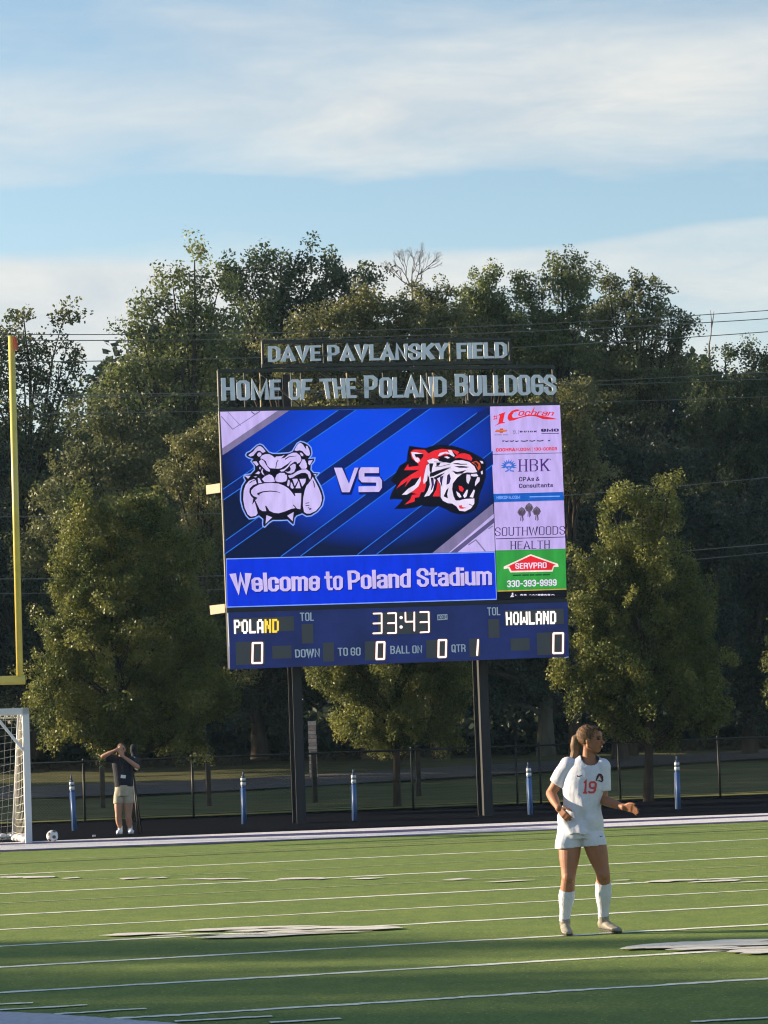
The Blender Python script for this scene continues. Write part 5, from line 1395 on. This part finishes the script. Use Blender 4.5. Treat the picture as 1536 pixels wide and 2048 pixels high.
# ------------------------------------------------------------------ people
def remeshed(name, mb, voxel, m, parent, smooth_it=3, crease=None):
    """fuses the solids of mb into one continuous skin"""
    me = bpy.data.meshes.new(name+'_raw'); me.from_pydata(mb.v, [], mb.f); me.update()
    bm = bmesh.new(); bm.from_mesh(me); bmesh.ops.recalc_face_normals(bm, faces=bm.faces); bm.to_mesh(me); bm.free()
    o = bpy.data.objects.new(name+'_raw', me); COL.objects.link(o)
    r = o.modifiers.new('r', 'REMESH'); r.mode = 'VOXEL'; r.voxel_size = voxel; r.use_smooth_shade = True
    if smooth_it:
        s = o.modifiers.new('s', 'SMOOTH'); s.iterations = smooth_it; s.factor = .5
    dg = bpy.context.evaluated_depsgraph_get(); dg.update()
    me2 = bpy.data.meshes.new_from_object(o.evaluated_get(dg)); me2.name = name
    bpy.data.objects.remove(o); bpy.data.meshes.remove(me)
    smooth(me2); me2.materials.clear()
    return link_mesh(name, me2, parent, m if isinstance(m, (list, tuple)) else [m])
def cap(mb, a, b, ra, rb, n=14, mid=None):
    """limb segment with round ends; mid = radius at the middle (muscle)"""
    a, b = Vector(a), Vector(b); d = b-a; L = d.length
    ts = [0, .2, .4, .6, .8, 1]; rr = []
    for t in ts:
        r = ra + (rb-ra)*t
        if mid is not None: r += (mid - (ra+rb)/2) * math.sin(PI*min(1, t*1.25))**1.0 if t < .8 else 0
        rr.append(r)
    mb.tube([a + d*t for t in ts], rr, n); mb.ball(a, ra, n, 8); mb.ball(b, rb, n, 8)
def ell(c, rx, ry, n=20, yaw=0.0, power=2.0, tilt=0.0):
    c = Vector(c); pts = []
    for k in range(n):
        a = 2*PI*k/n; ca, sa = math.cos(a), math.sin(a)
        x = rx*math.copysign(abs(ca)**(2/power), ca); y = ry*math.copysign(abs(sa)**(2/power), sa)
        pts.append(c + Vector((x*math.cos(yaw) - y*math.sin(yaw), x*math.sin(yaw) + y*math.cos(yaw), tilt*x)))
    return pts
def hand(mb, wrist, d, side, palm_n, s=1.0, curl=.5):
    """palm and five fingers. d: direction of the fingers, side: towards the thumb, palm_n: out of the palm"""
    d, side, palm_n = Vector(d).normalized(), Vector(side).normalized(), Vector(palm_n).normalized()
    L = .085*s
    for k in range(4):
        o = (1.5-k)*.019*s; cap(mb, wrist + side*o*.6, wrist + d*L + side*o, .016*s, .0125*s, 8)
    for k, fl in enumerate((.068, .078, .072, .056)):
        o = (1.5-k)*.021*s; p = wrist + d*L + side*o; dirv = d
        for j, seg in enumerate((.45, .32, .23)):
            ang = curl*(.55 + .35*j); dirv = (dirv*math.cos(ang) + palm_n*math.sin(ang)).normalized()
            q = p + dirv*fl*seg*s; cap(mb, p, q, .0095*s*(1-.1*j), .0085*s*(1-.1*j), 7); p = q
    p = wrist + d*.02*s + side*.026*s
    for j, seg in enumerate((.045, .034, .026)):
        dv = (d*(.55+.2*j) + side*(.8-.3*j) + palm_n*.35).normalized(); q = p + dv*seg*s; cap(mb, p, q, .0125*s - .0015*j, .011*s - .0015*j, 7); p = q

M_SKIN = mat('skin_tanned', (.31, .140, .082), rough=.55, var=.10, vscale=9, spec=.35)
M_SKINF = mat('skin_face', (.42, .215, .14), rough=.55, var=.05, vscale=14, spec=.35)
M_JERSEY = mat('jersey_white', (.60, .63, .74), rough=.75, var=.06, vscale=30, bump=.35, bscale=14, spec=.2)
M_HAIR = mat('hair_brown', (.11, .062, .034), rough=.65, var=.7, vscale=40, stretch=(3, 3, .4), spec=.2)
M_HAIRL = mat('hair_sunlit_blonde', (.30, .19, .10), rough=.5, var=.4, vscale=40, stretch=(3, 3, .4))

def player():
    Y0 = 22.7; e = empty('person', Vector((at(1172, 1866, Y0).x, Y0, 0)))
    tag(e, 'soccer player in white kit number 19 standing on the turf looking right', 'person')
    J = lambda x, y, dy=0.0: at(x, y, Y0 + dy) if dy == 0 else at(x, y, Y0) + Vector((0, dy, 0))
    k = Y0/F_PX
    def g0(p): p = Vector(p); return p
    # ---- body
    mb = MB()
    hip = J(1162, 1655)
    # head: skull, face, jaw, neck. she looks to the picture right, a touch towards the camera
    HC = J(1181, 1480, 0.0)
    fw = Vector((.93, -.37, 0)).normalized(); sd = Vector((fw.y, -fw.x, 0)); up = Vector((0,0,1))
    RH = Matrix((fw, -sd, up)).transposed()
    H = lambda a, b, c: HC + fw*a + (-sd)*b + up*c
    mb.ball(H(-.012, 0, .022), (.094, .074, .088), 20, 14, RH)
    mb.ball(H(.030, 0, -.035), (.060, .060, .078), 18, 12, RH)
    mb.ball(H(.042, 0, -.082), (.040, .034, .026), 14, 8, RH)          # chin
    mb.ball(H(.075, 0, .040), (.020, .050, .032), 12, 8, RH)           # forehead
    mb.ball(H(.084, 0, .020), (.010, .042, .010), 12, 8, RH)           # brow ridge
    for s in (-1, 1):
        mb.ball(H(.058, .036*s, -.018), (.028, .022, .020), 10, 8, RH)  # cheek
        mb.ball(H(-.002, .072*s, -.006), (.018, .010, .030), 10, 8, RH) # ear
        cap(mb, H(.000, .056*s, -.045), H(.050, .022*s, -.088), .020, .018, 10)
    mb.tube([H(.086, 0, .012), H(.100, 0, -.012), H(.108, 0, -.026)], [.008, .010, .014], 10); mb.ball(H(.107, 0, -.027), (.013, .015, .010), 10, 8, RH)
    mb.ball(H(.088, 0, -.046), (.011, .023, .007), 10, 6, RH); mb.ball(H(.083, 0, -.066), (.011, .021, .007), 10, 6, RH)
    NB = J(1178, 1519, .02)
    cap(mb, H(-.018, 0, -.045), NB + Vector((0,0,-.02)), .050, .056, 16)
    # trunk
    SL, SR = J(1137, 1532, .04), J(1204, 1534, -.02)
    tr = [((1177,1519), .060, .055), ((1174,1529), .115, .075), ((1173,1540), .140, .088), ((1171,1565), .165, .105), ((1168,1590), .155, .105), ((1163,1618), .135, .098), ((1160,1640), .145, .105), ((1160,1658), .160, .105), ((1161,1670), .120, .075)]
    mb.loft([ell(J(x, y, .02), rx, ry, 20, yaw=-.25) for (x, y), rx, ry in reversed(tr)])
    # arms
    e1, w1_ = J(1103, 1587, .10), J(1116, 1616, -.10)
    cap(mb, SL, e1, .052, .040, mid=.052); cap(mb, e1, w1_, .041, .026, mid=.040)
    hand(mb, w1_, (J(1127, 1629, -.14) - w1_), Vector((.5,-.5,.6)), Vector((.6, .2, -.5)), .90, .95); mb.ball(w1_, .030, 12, 8)
    e2, w2_ = J(1206, 1600, -.02), J(1243, 1613, -.20)
    cap(mb, SR, e2, .050, .038, mid=.050); cap(mb, e2, w2_, .039, .025, mid=.039)
    hand(mb, w2_, (J(1262, 1616, -.26) - w2_), Vector((.1,-.5,.8)), Vector((.3, .1, -.8)), .92, .55); mb.ball(w2_, .029, 12, 8)
    # legs
    hL, kL, aL = J(1141, 1675, .03), J(1136, 1755, -.05), J(1130, 1836, .02)
    hR, kR, aR = J(1186, 1675, .0), J(1206, 1748, -.03), J(1209, 1832, .10)
    for h, kk, a in ((hL, kL, aL), (hR, kR, aR)):
        cap(mb, h, kk, .092, .056, 18, mid=.084); mb.ball(kk + Vector((0, -.012, 0)), (.052, .052, .058), 14, 10)
        cap(mb, kk, a, .054, .034, 16, mid=.056)
        mb.ball(kk + (a-kk)*.30 + Vector((0, .018, 0)), (.052, .050, .085), 14, 10)
    body = remeshed('body', mb, .0055, M_SKIN, e, 2)
    # face details as separate small parts
    mb = MB()
    for s in (-1, 1): mb.ball(H(.078, .030*s, .004), (.012, .014, .0085), 10, 8, RH)
    mb.build('eye', mat('eye_dark', (.035, .022, .02), rough=.3), e, True)
    mb = MB()
    for s in (-1, 1): mb.tube([H(.092, .012*s, .022), H(.090, .032*s, .027), H(.074, .050*s, .020)], .0045, 6)
    mb.build('eyebrow', M_HAIR, e, True)
    mb = MB(); mb.ball(H(.091, 0, -.056), (.009, .019, .006), 10, 6, RH); mb.build('teeth', mat('teeth', (.7, .66, .6), rough=.4), e, True)
    mb = MB(); mb.tube([H(.088, -.024, -.050), H(.099, 0, -.047), H(.088, .024, -.050)], .0045, 6); mb.tube([H(.088, -.022, -.058), H(.093, 0, -.066), H(.088, .022, -.058)], .005, 6)
    mb.build('lips', mat('lip_pink', (.30, .085, .07), rough=.5), e, True)
    # hair: a cap swept back, a tied ponytail falling behind the neck
    mb = MB()
    mb.ball(H(-.022, 0, .034), (.098, .082, .092), 22, 14, RH); mb.ball(H(.020, 0, .078), (.060, .060, .038), 16, 10, RH)
    for s in (-1, 1): mb.ball(H(-.020, .058*s, .020), (.052, .024, .048), 14, 10, RH)
    mb.ball(H(-.090, 0, .045), (.030, .034, .034), 12, 8, RH)
    hair = remeshed('hair', mb, .006, M_HAIR, e, 2)
    for v in hair.data.vertices:                      # strands
        a = (v.co - HC); v.co += a.normalized()*.0016*math.sin(a.z*260 + math.atan2(a.y, a.x)*9)
    # open the face: drop hair in front of the hairline
    bm = bmesh.new(); bm.from_mesh(hair.data)
    dead = [f for f in bm.faces if (lambda q: q.dot(fw) > .052 - max(0, q.z-.055)*.1 and q.z < .092 - .1*abs(q.dot(sd)))(f.calc_center_median() - HC)]
    bmesh.ops.delete(bm, geom=dead, context='FACES'); bm.to_mesh(hair.data); bm.free()
    mb = MB(); P = [J(1160, 1471, .02), J(1153, 1477, .03), J(1151, 1490, .04), J(1152, 1503, .05), J(1149, 1515, .06), J(1145, 1524, .07)]
    mb.tube(P, [.024, .040, .040, .033, .024, .008], 12)
    for q in range(7):
        o = Vector((math.cos(q)*.012, math.sin(q*2)*.014, 0)); mb.tube([p + o*(1 + .3*i) for i, p in enumerate(P)], [.012, .022, .022, .017, .011, .003], 7)
    remeshed('ponytail', mb, .006, mat('hair_ponytail_lit', (.17, .10, .055), rough=.6, var=.5, vscale=40, stretch=(3, 3, .4)), e, 1)  # same hair in a lighter tone, sunlight painted into it
    mb = MB(); mb.tube([J(1163, 1467, .0), J(1160, 1478, .02)], .030, 12); mb.build('hair_tie', M_HAIRL, e, True)
    # ---- jersey
    mb = MB()
    js = [((1177,1510), .072, .066), ((1176,1515), .092, .076), ((1174,1523), .135, .092), ((1172,1534), .160, .108), ((1171,1556), .178, .125), ((1168,1585), .172, .132), ((1165,1610), .166, .126), ((1161,1632), .172, .126), ((1160,1650), .184, .134), ((1160,1668), .190, .138)]
    mb.loft([ell(J(x, y, .02), rx, ry, 26, yaw=-.22, power=2.2) for (x, y), rx, ry in reversed(js)])
    for s_, e_, f_, r1, r2 in ((SL, e1, .66, .074, .070), (SR, e2, .72, .070, .064)):
        mb.ball(s_, r1, 16, 10); mb.tube([s_, s_ + (e_-s_)*f_*.5, s_ + (e_-s_)*f_], [r1, (r1+r2)/2, r2], 18)
    jer = remeshed('jersey', mb, .0065, M_JERSEY, e, 3)
    # cut: neckline, hem and cuffs
    bm = bmesh.new(); bm.from_mesh(jer.data)
    nc = J(1180, 1511, -.04); hem = J(1160, 1667).z
    dL = (e1-SL).normalized(); cL = SL + (e1-SL)*.70; dR = (e2-SR).normalized(); cR = SR + (e2-SR)*.80
    def deadv(q):
        if ((q-nc)*1).length < .092 and q.z > J(1160, 1541).z - 1: return (Vector((q.x-nc.x, 0, (q.z-nc.z)*.95)).length < .078)
        if q.z < hem + .004*math.sin(q.x*40): return True
        return False
    bmesh.ops.delete(bm, geom=[f for f in bm.faces if deadv(f.calc_center_median())], context='FACES')
    bm.normal_update()
    # folds in the cloth: drape lines falling from the chest and gathered at the waist
    for v in bm.verts:
        p = v.co; x = (p.x - J(1160, 0).x); z = p.z
        amp = .0095 * min(1, max(.15, (J(1160, 1560).z - z)*3.2)) if z < J(1160, 1560).z else .0012
        w = 1.2*math.sin(x*24 + z*25 + 1.3*math.sin(z*9)) + .6*math.sin(x*21 - z*31 + 2) + .5*math.sin(x*63 + z*23)
        v.co = p + v.normal*amp*w
    bm.to_mesh(jer.data); bm.free(); smooth(jer.data)
    so = jer.modifiers.new('cloth', 'SOLIDIFY'); so.thickness = .004; so.offset = -1
    # ---- shorts
    mb = MB()
    ss = [((1160,1640), .170, .118), ((1160,1655), .182, .126), ((1161,1668), .188, .134), ((1161,1677), .180, .128)]
    mb.loft([ell(J(x, y, .02), rx, ry, 24, yaw=-.12) for (x, y), rx, ry in reversed(ss)])
    mb.loft([ell(J(x, y, dy), rx, .112, 20) for x, y, rx, dy in ((1136,1697,.107,.02), (1137.5,1685,.107,.02), (1140.5,1668,.104,.03), (1143,1655,.09,.03))])
    mb.loft([ell(J(x, y, dy), rx, .112, 20) for x, y, rx, dy in ((1189,1692,.103,.0), (1186.5,1680,.104,.0), (1182,1665,.10,.01), (1178,1655,.09,.01))])
    sh = remeshed('shorts', mb, .0065, M_JERSEY, e, 2)
    bm = bmesh.new(); bm.from_mesh(sh.data)
    def deads(q):
        x = q.x; t = (x - J(1110, 0).x)/(J(1212, 0).x - J(1110, 0).x)
        return q.z < J(1110, 1694).z + .028*t - ROLL*0 + .0
    bmesh.ops.delete(bm, geom=[f for f in bm.faces if deads(f.calc_center_median())], context='FACES'); bm.normal_update()
    for v in bm.verts: v.co += v.normal*.003*(math.sin(v.co.x*47 + v.co.z*12) + .6*math.sin(v.co.x*23 - v.co.z*30))
    bm.to_mesh(sh.data); bm.free(); smooth(sh.data); so = sh.modifiers.new('cloth', 'SOLIDIFY'); so.thickness = .004; so.offset = -1
    # ---- socks and boots
    M_SOCK = mat('sock_white', (.58, .61, .70), rough=.9, bump=.4, bscale=60, var=.05, vscale=20)
    M_BOOT = mat('boot_grey', (.27, .25, .21), rough=.6, var=.25, vscale=25); M_SOLE = mat('boot_sole', (.04, .04, .04), rough=.7)
    for kk_px, kk, a, ys, toe, name in ((1134, kL, aL, 1779, J(1134, 1862, -.17), 'L'), (1206, kR, aR, 1763, J(1240, 1858, -.05), 'R')):
        mb = MB(); d = a-kk; t0 = ((J(kk_px, ys).z - kk.z)/d.z)
        rr = [(t0, .061), (t0+.06, .063), (.45, .067), (.62, .060), (.8, .047), (1.0, .043), (1.08, .046)]
        mb.tube([kk + d*t + Vector((0, .003, 0)) for t, r in rr], [r for t, r in rr], 20, caps=True)
        mb.ball(kk + d*.40 + Vector((0, .025, 0)), (.056, .052, .10), 14, 10)
        sk = remeshed('sock', mb, .006, M_SOCK, e, 2)
        # boot
        heel = Vector((a.x, a.y + .02, 0)); t2 = Vector((toe.x, toe.y, 0)); dd = (t2 - heel); Ld = .25; dd = dd.normalized()
        heel = heel - dd*.045; n = Vector((-dd.y, dd.x, 0)); base = .012; lift = .028 if name == 'R' else .0
        prof = [(0, .030, .095), (.10, .037, .100), (.25, .040, .098), (.42, .041, .078), (.60, .045, .056), (.78, .046, .044), (.92, .037, .036), (1.0, .018, .026)]
        mb = MB(); rings = []
        for t, w, h in prof:
            c = heel + dd*(Ld*t); ring = []
            for q in range(16):
                an = 2*PI*q/16; yy = math.sin(an); xx = math.cos(an)
                ring.append(c + n*xx*w*(1 - .35*max(0, yy)) + Vector((0, 0, base + lift*(1-t)*.6 + h/2 + yy*h/2)))
            rings.append(ring)
        mb.loft(rings); mb.tube([heel + dd*.05 + Vector((0,0,.08)), Vector((a.x, a.y, a.z))], [.044, .044], 14)
        remeshed('boot', mb, .005, M_BOOT, e, 2)
        mb = MB()
        for t, w in ((.03, .026), (.25, .032), (.45, .028), (.7, .040), (.98, .024)):
            pass
        pts = [(t, w) for t, w in ((-.01, .022), (.12, .034), (.4, .034), (.7, .044), (.9, .038), (1.01, .016))]
        top = [heel + dd*(Ld*t) + n*w for t, w in pts] + [heel + dd*(Ld*t) - n*w for t, w in reversed(pts)]
        zs = [base + lift*(1-max(0, min(1, t)))*.6 for t, w in pts]; zs = zs + zs[::-1]
        vs = [(p.x, p.y, z + .006) for p, z in zip(top, zs)] + [(p.x, p.y, z - .006) for p, z in zip(top, zs)]; m_ = len(top)
        mb.add(vs, [tuple(range(m_)), tuple(reversed(range(m_, 2*m_)))] + [(i, m_+i, m_+(i+1) % m_, (i+1) % m_) for i in range(m_)])
        for t in (.08, .22, .62, .80, .92):
            for s in (-1, 1):
                c = heel + dd*(Ld*t) + n*s*.022; mb.tube([c + Vector((0,0,base+lift*(1-t)*.6)), c + Vector((0,0,max(0, lift*(1-t)*.6)))], [.006, .004], 6)
        mb.build('sole', M_SOLE, e)
    # ---- prints on the cloth, laid on its surface
    dg = bpy.context.evaluated_depsgraph_get(); dg.update()
    def decal(name, target, polys):
        bvh = BVHTree.FromObject(target, dg); F = MB(); ms = []
        for pts, m in polys:
            if m not in ms: ms.append(m)
            bm = bmesh.new(); vs = [bm.verts.new((x, y, 0)) for x, y in pts]
            f = bm.faces.new(vs); bmesh.ops.triangulate(bm, faces=[f]); 
            for _ in range(2): bmesh.ops.subdivide_edges(bm, edges=[ed_ for ed_ in bm.edges if ed_.calc_length() > 1.6], cuts=1, use_grid_fill=False); bmesh.ops.triangulate(bm, faces=bm.faces)
            off = .0035 + .0008*len(F.f and [1])*0 + .0010*polys.index((pts, m))*.25
            loc = []
            for v in bm.verts:
                d = ray(v.co.x, v.co.y).normalized(); h = bvh.ray_cast(EYE, d)
                p = h[0] if h[0] is not None else EYE + d*(Y0 - .13)
                loc.append(p - d*off)
            bm.verts.index_update(); F.add(loc, [tuple(v.index for v in f.verts) for f in bm.faces], ms.index(m)); bm.free()
        F.build(name, ms, e)
    M_NO = mat('number_red', (.62, .055, .06), rough=.7); M_INK = mat('print_black', (.02, .02, .035), rough=.7); M_CR = mat('crest_red', (.30, .04, .04), rough=.7); M_CW = mat('crest_grey', (.5, .5, .52), rough=.7)
    c5 = lambda x, y: (1050 + x*.22454, 1430 + y*.22454)
    def strokes(pl, w, m, closed=False):
        Ls, Rs = stroke([c5(*p) for p in pl], [w*.22454]*len(pl), closed); out = []
        for i in range(len(Ls) - (0 if closed else 1)):
            j = (i+1) % len(Ls); out.append(([Ls[i], Ls[j], Rs[j], Rs[i]], m))
        return out
    num = strokes([(534,600),(543,588),(536,690)], 20, M_NO) + strokes([(516,692),(552,694)], 14, M_NO) + strokes([(524,606),(540,594)], 12, M_NO)
    num += strokes([(585,600),(618,598),(632,612),(630,640),(622,652),(590,650),(578,640),(577,612)], 17, M_NO, True) + strokes([(628,630),(624,672),(612,688),(576,690),(566,678)], 17, M_NO)
    decal('shirt_number', jer, num)
    sw = [([c5(*p) for p in ((460,540),(466,535),(474,543),(512,533),(512,538),(476,553),(464,550))], M_INK)]
    decal('brand_mark', jer, sw)
    cr = [([c5(*p) for p in ((628,585),(640,545),(656,520),(680,524),(697,548),(698,585),(684,600),(664,592),(645,586))], M_INK), ([c5(*p) for p in ((646,560),(660,535),(682,545),(690,575),(668,570))], M_CR), ([c5(*p) for p in ((640,580),(664,545),(672,560),(684,588),(664,580),(650,584))], M_CW)]
    decal('crest', jer, cr)
    dg.update()
    decal('brand_mark', sh, [([c5(*p) for p in ((664,1078),(668,1074),(676,1081),(694,1074),(694,1078),(678,1087),(668,1086))], mat('mark_blue', (.06, .07, .30), rough=.7))])
    return e
player()

def cameraman():
    g = ground(250, 1668); Y0 = g.y; e = empty('person', (g.x, g.y, 0))
    tag(e, 'man in black shirt, khaki shorts and white shoes with both hands raised to his face', 'person')
    J = lambda x, y, dy=0.0: at(x, y, Y0) + Vector((0, dy, 0))
    S = mat('skin_man', (.40, .22, .15), rough=.55, var=.08, vscale=9)
    mb = MB()
    HC = J(243, 1499, -.02)
    mb.ball(HC + Vector((0,0,.015)), (.078, .095, .105), 18, 12); mb.ball(HC + Vector((0,-.03,-.055)), (.058, .062, .070), 14, 10)
    mb.ball(HC + Vector((0,-.098,-.02)), (.014, .020, .022), 10, 8)
    for s in (-1, 1): mb.ball(HC + Vector((s*.08, 0, -.01)), (.012, .02, .032), 8, 6)
    cap(mb, HC + Vector((0,.01,-.07)), J(243, 1520, .02), .056, .062, 14)
    mb.loft([ell(J(x, y, .02), rx, ry, 18) for x, y, rx, ry in ((247,1580,.165,.12), (246,1555,.165,.125), (245,1535,.19,.125), (244,1522,.17,.10), (243,1516,.08,.07))])
    sL, eL, wL = J(226, 1518, .02), J(207, 1513, -.14), J(234, 1500, -.22)
    sR, eR, wR = J(262, 1520, .02), J(277, 1534, -.16), J(249, 1513, -.24)
    for s, el, w in ((sL, eL, wL), (sR, eR, wR)):
        cap(mb, s, el, .058, .046, mid=.056); cap(mb, el, w, .046, .030, mid=.044)
    hand(mb, wL, J(243, 1500, -.24) - wL + Vector((.02,0,.02)), (0,0,1), (0,1,0), 1.0, .7)
    hand(mb, wR, J(243, 1508, -.26) - wR + Vector((-.02,0,.02)), (0,0,1), (0,1,0), 1.0, .7)
    lg = [(J(238,1600,.0), J(237,1634,-.03), J(240,1658,.04)), (J(257,1600,.0), J(257,1634,-.03), J(260,1658,.04))]
    for h, kk, a in lg:
        cap(mb, h, kk, .092, .062, 16, mid=.085); cap(mb, kk, a, .060, .040, 14, mid=.064); mb.ball(kk + (a-kk)*.3 + Vector((0,.02,0)), (.058, .056, .09), 12, 8)
    remeshed('body', mb, .008, S, e, 2)
    mb = MB(); mb.ball(HC + Vector((0,.02,.045)), (.084, .092, .088), 18, 12)
    hr = remeshed('hair', mb, .010, mat('hair_auburn', (.075, .04, .025), rough=.7, var=.3, vscale=30), e, 1)
    bm = bmesh.new(); bm.from_mesh(hr.data); bmesh.ops.delete(bm, geom=[f for f in bm.faces if (f.calc_center_median()-HC).z < .03 and (f.calc_center_median()-HC).y < .03], context='FACES'); bm.to_mesh(hr.data); bm.free()
    mb = MB(); mb.box(HC + Vector((0,-.10,.018)), (.13, .02, .035)); mb.build('sunglasses', mat('dark_lens', (.03, .012, .012), rough=.3), e)
    # shirt
    mb = MB(); B = mat('black_shirt', (.010, .013, .026), rough=.85, var=.3, vscale=10, bump=.4, bscale=20)
    mb.loft([ell(J(x, y, .02), rx, ry, 22, power=2.3) for x, y, rx, ry in ((248,1574,.190,.150), (247,1560,.192,.150), (246,1545,.20,.150), (245,1530,.215,.145), (244,1519,.19,.12), (243,1514,.09,.085))])
    cap(mb, sL, sL + (eL-sL)*.55, .085, .082, 14); cap(mb, sR, sR + (eR-sR)*.60, .082, .078, 14)
    remeshed('shirt', mb, .010, B, e, 2)
    mb = MB(); mb.loft([ell(J(x, y, .01), rx, ry, 20) for x, y, rx, ry in ((248,1592,.195,.15), (248,1570,.185,.145))])
    K_ = mat('khaki_cotton', (.40, .37, .29), rough=.9, var=.12, vscale=12, bump=.4, bscale=16)
    mb.loft([ell(J(x, y, .01), rx, .125, 18) for x, y, rx in ((237.5,1607,.112), (238.5,1590,.112), (240,1578,.10))]); mb.loft([ell(J(x, y, .01), rx, .125, 18) for x, y, rx in ((257.5,1606,.104), (257,1590,.106), (256,1578,.10))])
    remeshed('shorts', mb, .010, K_, e, 1)
    W_ = mat('shoe_white', (.72, .75, .82), rough=.5)
    for (h, kk, a), dx in zip(lg, (-.03, .05)):
        mb = MB(); c = Vector((a.x, a.y, 0)); mb.ball(c + Vector((dx*.6,-.10,.045)), (.058, .13, .048), 14, 10); mb.ball(c + Vector((0,.0,.06)), (.05, .075, .065), 14, 10); mb.box(c + Vector((dx*.4,-.06,.012)), (.10, .27, .022)); cap(mb, c + Vector((0,0,.06)), Vector((a.x, a.y, .16)), .046, .047, 12)
        remeshed('shoe', mb, .009, W_, e, 1)
    c = J(248, 1553, -.16); mb = MB(); mb.box(c, (.10, .012, .065), Matrix.Rotation(.15, 3, 'Y')); mb.build('badge', mat('white_card', (.75, .78, .82), rough=.5), e)
    mb = MB(); mb.tube([c + Vector((0,.0,.03)), J(243, 1530, -.17), J(239, 1517, -.10)], .004, 5); mb.tube([c + Vector((0,0,.03)), J(247, 1530, -.17), J(251, 1517, -.10)], .004, 5); mb.build('lanyard', M_INKB, e, True)
M_INKB = mat('black_plastic', (.012, .013, .016), rough=.5)
cameraman()
def tripod():
    g = ground(268, 1667); e = empty('camera_tripod', (g.x, g.y+.35, 0)); tag(e, 'black video camera with cover on a slim tripod right of the standing man', 'tripod')
    Y = g.y + .35; J = lambda x, y, dy=0.0: at(x, y, Y) + Vector((0, dy, 0))
    b = Vector((J(267.5, 1600).x, Y, 0)); t = J(267, 1545)
    mb = MB(); mb.tube([b + Vector((0,0,.9)), t], .022, 8); mb.build('column', M_INKB, e, True)
    for dx, dy in ((-.16, .25), (.10, -.35), (.12, .28)):
        mb = MB(); mb.tube([Vector((b.x+dx*.15, Y+dy*.1, 1.12)), Vector((b.x+dx, Y+dy, 0))], [.020, .013], 7); mb.build('leg', M_INKB, e, True)
    mb = MB(); mb.ball(J(268, 1538), (.07, .07, .06), 10, 8); mb.beam(J(268,1536,0), J(282, 1541, -.3), .025, .025); mb.build('pan_head', M_INKB, e, True)
    mb = MB()
    mb.box(J(269, 1522, -.02), (.22, .34, .16), Matrix.Rotation(.2, 3, 'Z')); mb.tube([J(268, 1521, -.18), J(266, 1521, -.38)], [.06, .07], 12); mb.build('camera_body', mat('camera_dark', (.02, .016, .022), rough=.5), e)
    mb = MB(); mb.ball(J(267, 1499, .02), (.08, .10, .12), 12, 8); mb.ball(J(269, 1510, .02), (.07, .10, .09), 12, 8); remeshed('cover', mb, .02, mat('cover_black', (.010, .012, .016), rough=.9), e, 1)
    mb = MB(); mb.box(J(268, 1514.5, -.22), (.09, .01, .022)); mb.build('label_plate', mat('white_card', (.75,.78,.82)), e)
tripod()

# ------------------------------------------------------------------ evening air
def haze():
    mb = MB(); mb.box((0, 60, 14.0), (260, 190, 30.0))
    m = bpy.data.materials.new('evening_air'); m.use_nodes = True; nt = m.node_tree
    for n in list(nt.nodes):
        if n.type != 'OUTPUT_MATERIAL': nt.nodes.remove(n)
    v = nt.nodes.new('ShaderNodeVolumePrincipled'); v.inputs['Density'].default_value = 0.00018; v.inputs['Color'].default_value = (.50, .76, 1, 1); v.inputs['Anisotropy'].default_value = .2
    nt.links.new(v.outputs[0], [n for n in nt.nodes if n.type == 'OUTPUT_MATERIAL'][0].inputs['Volume'])
    tag(mb.build('haze', m), kind='stuff')
haze()
SC.cycles.volume_bounces = 0
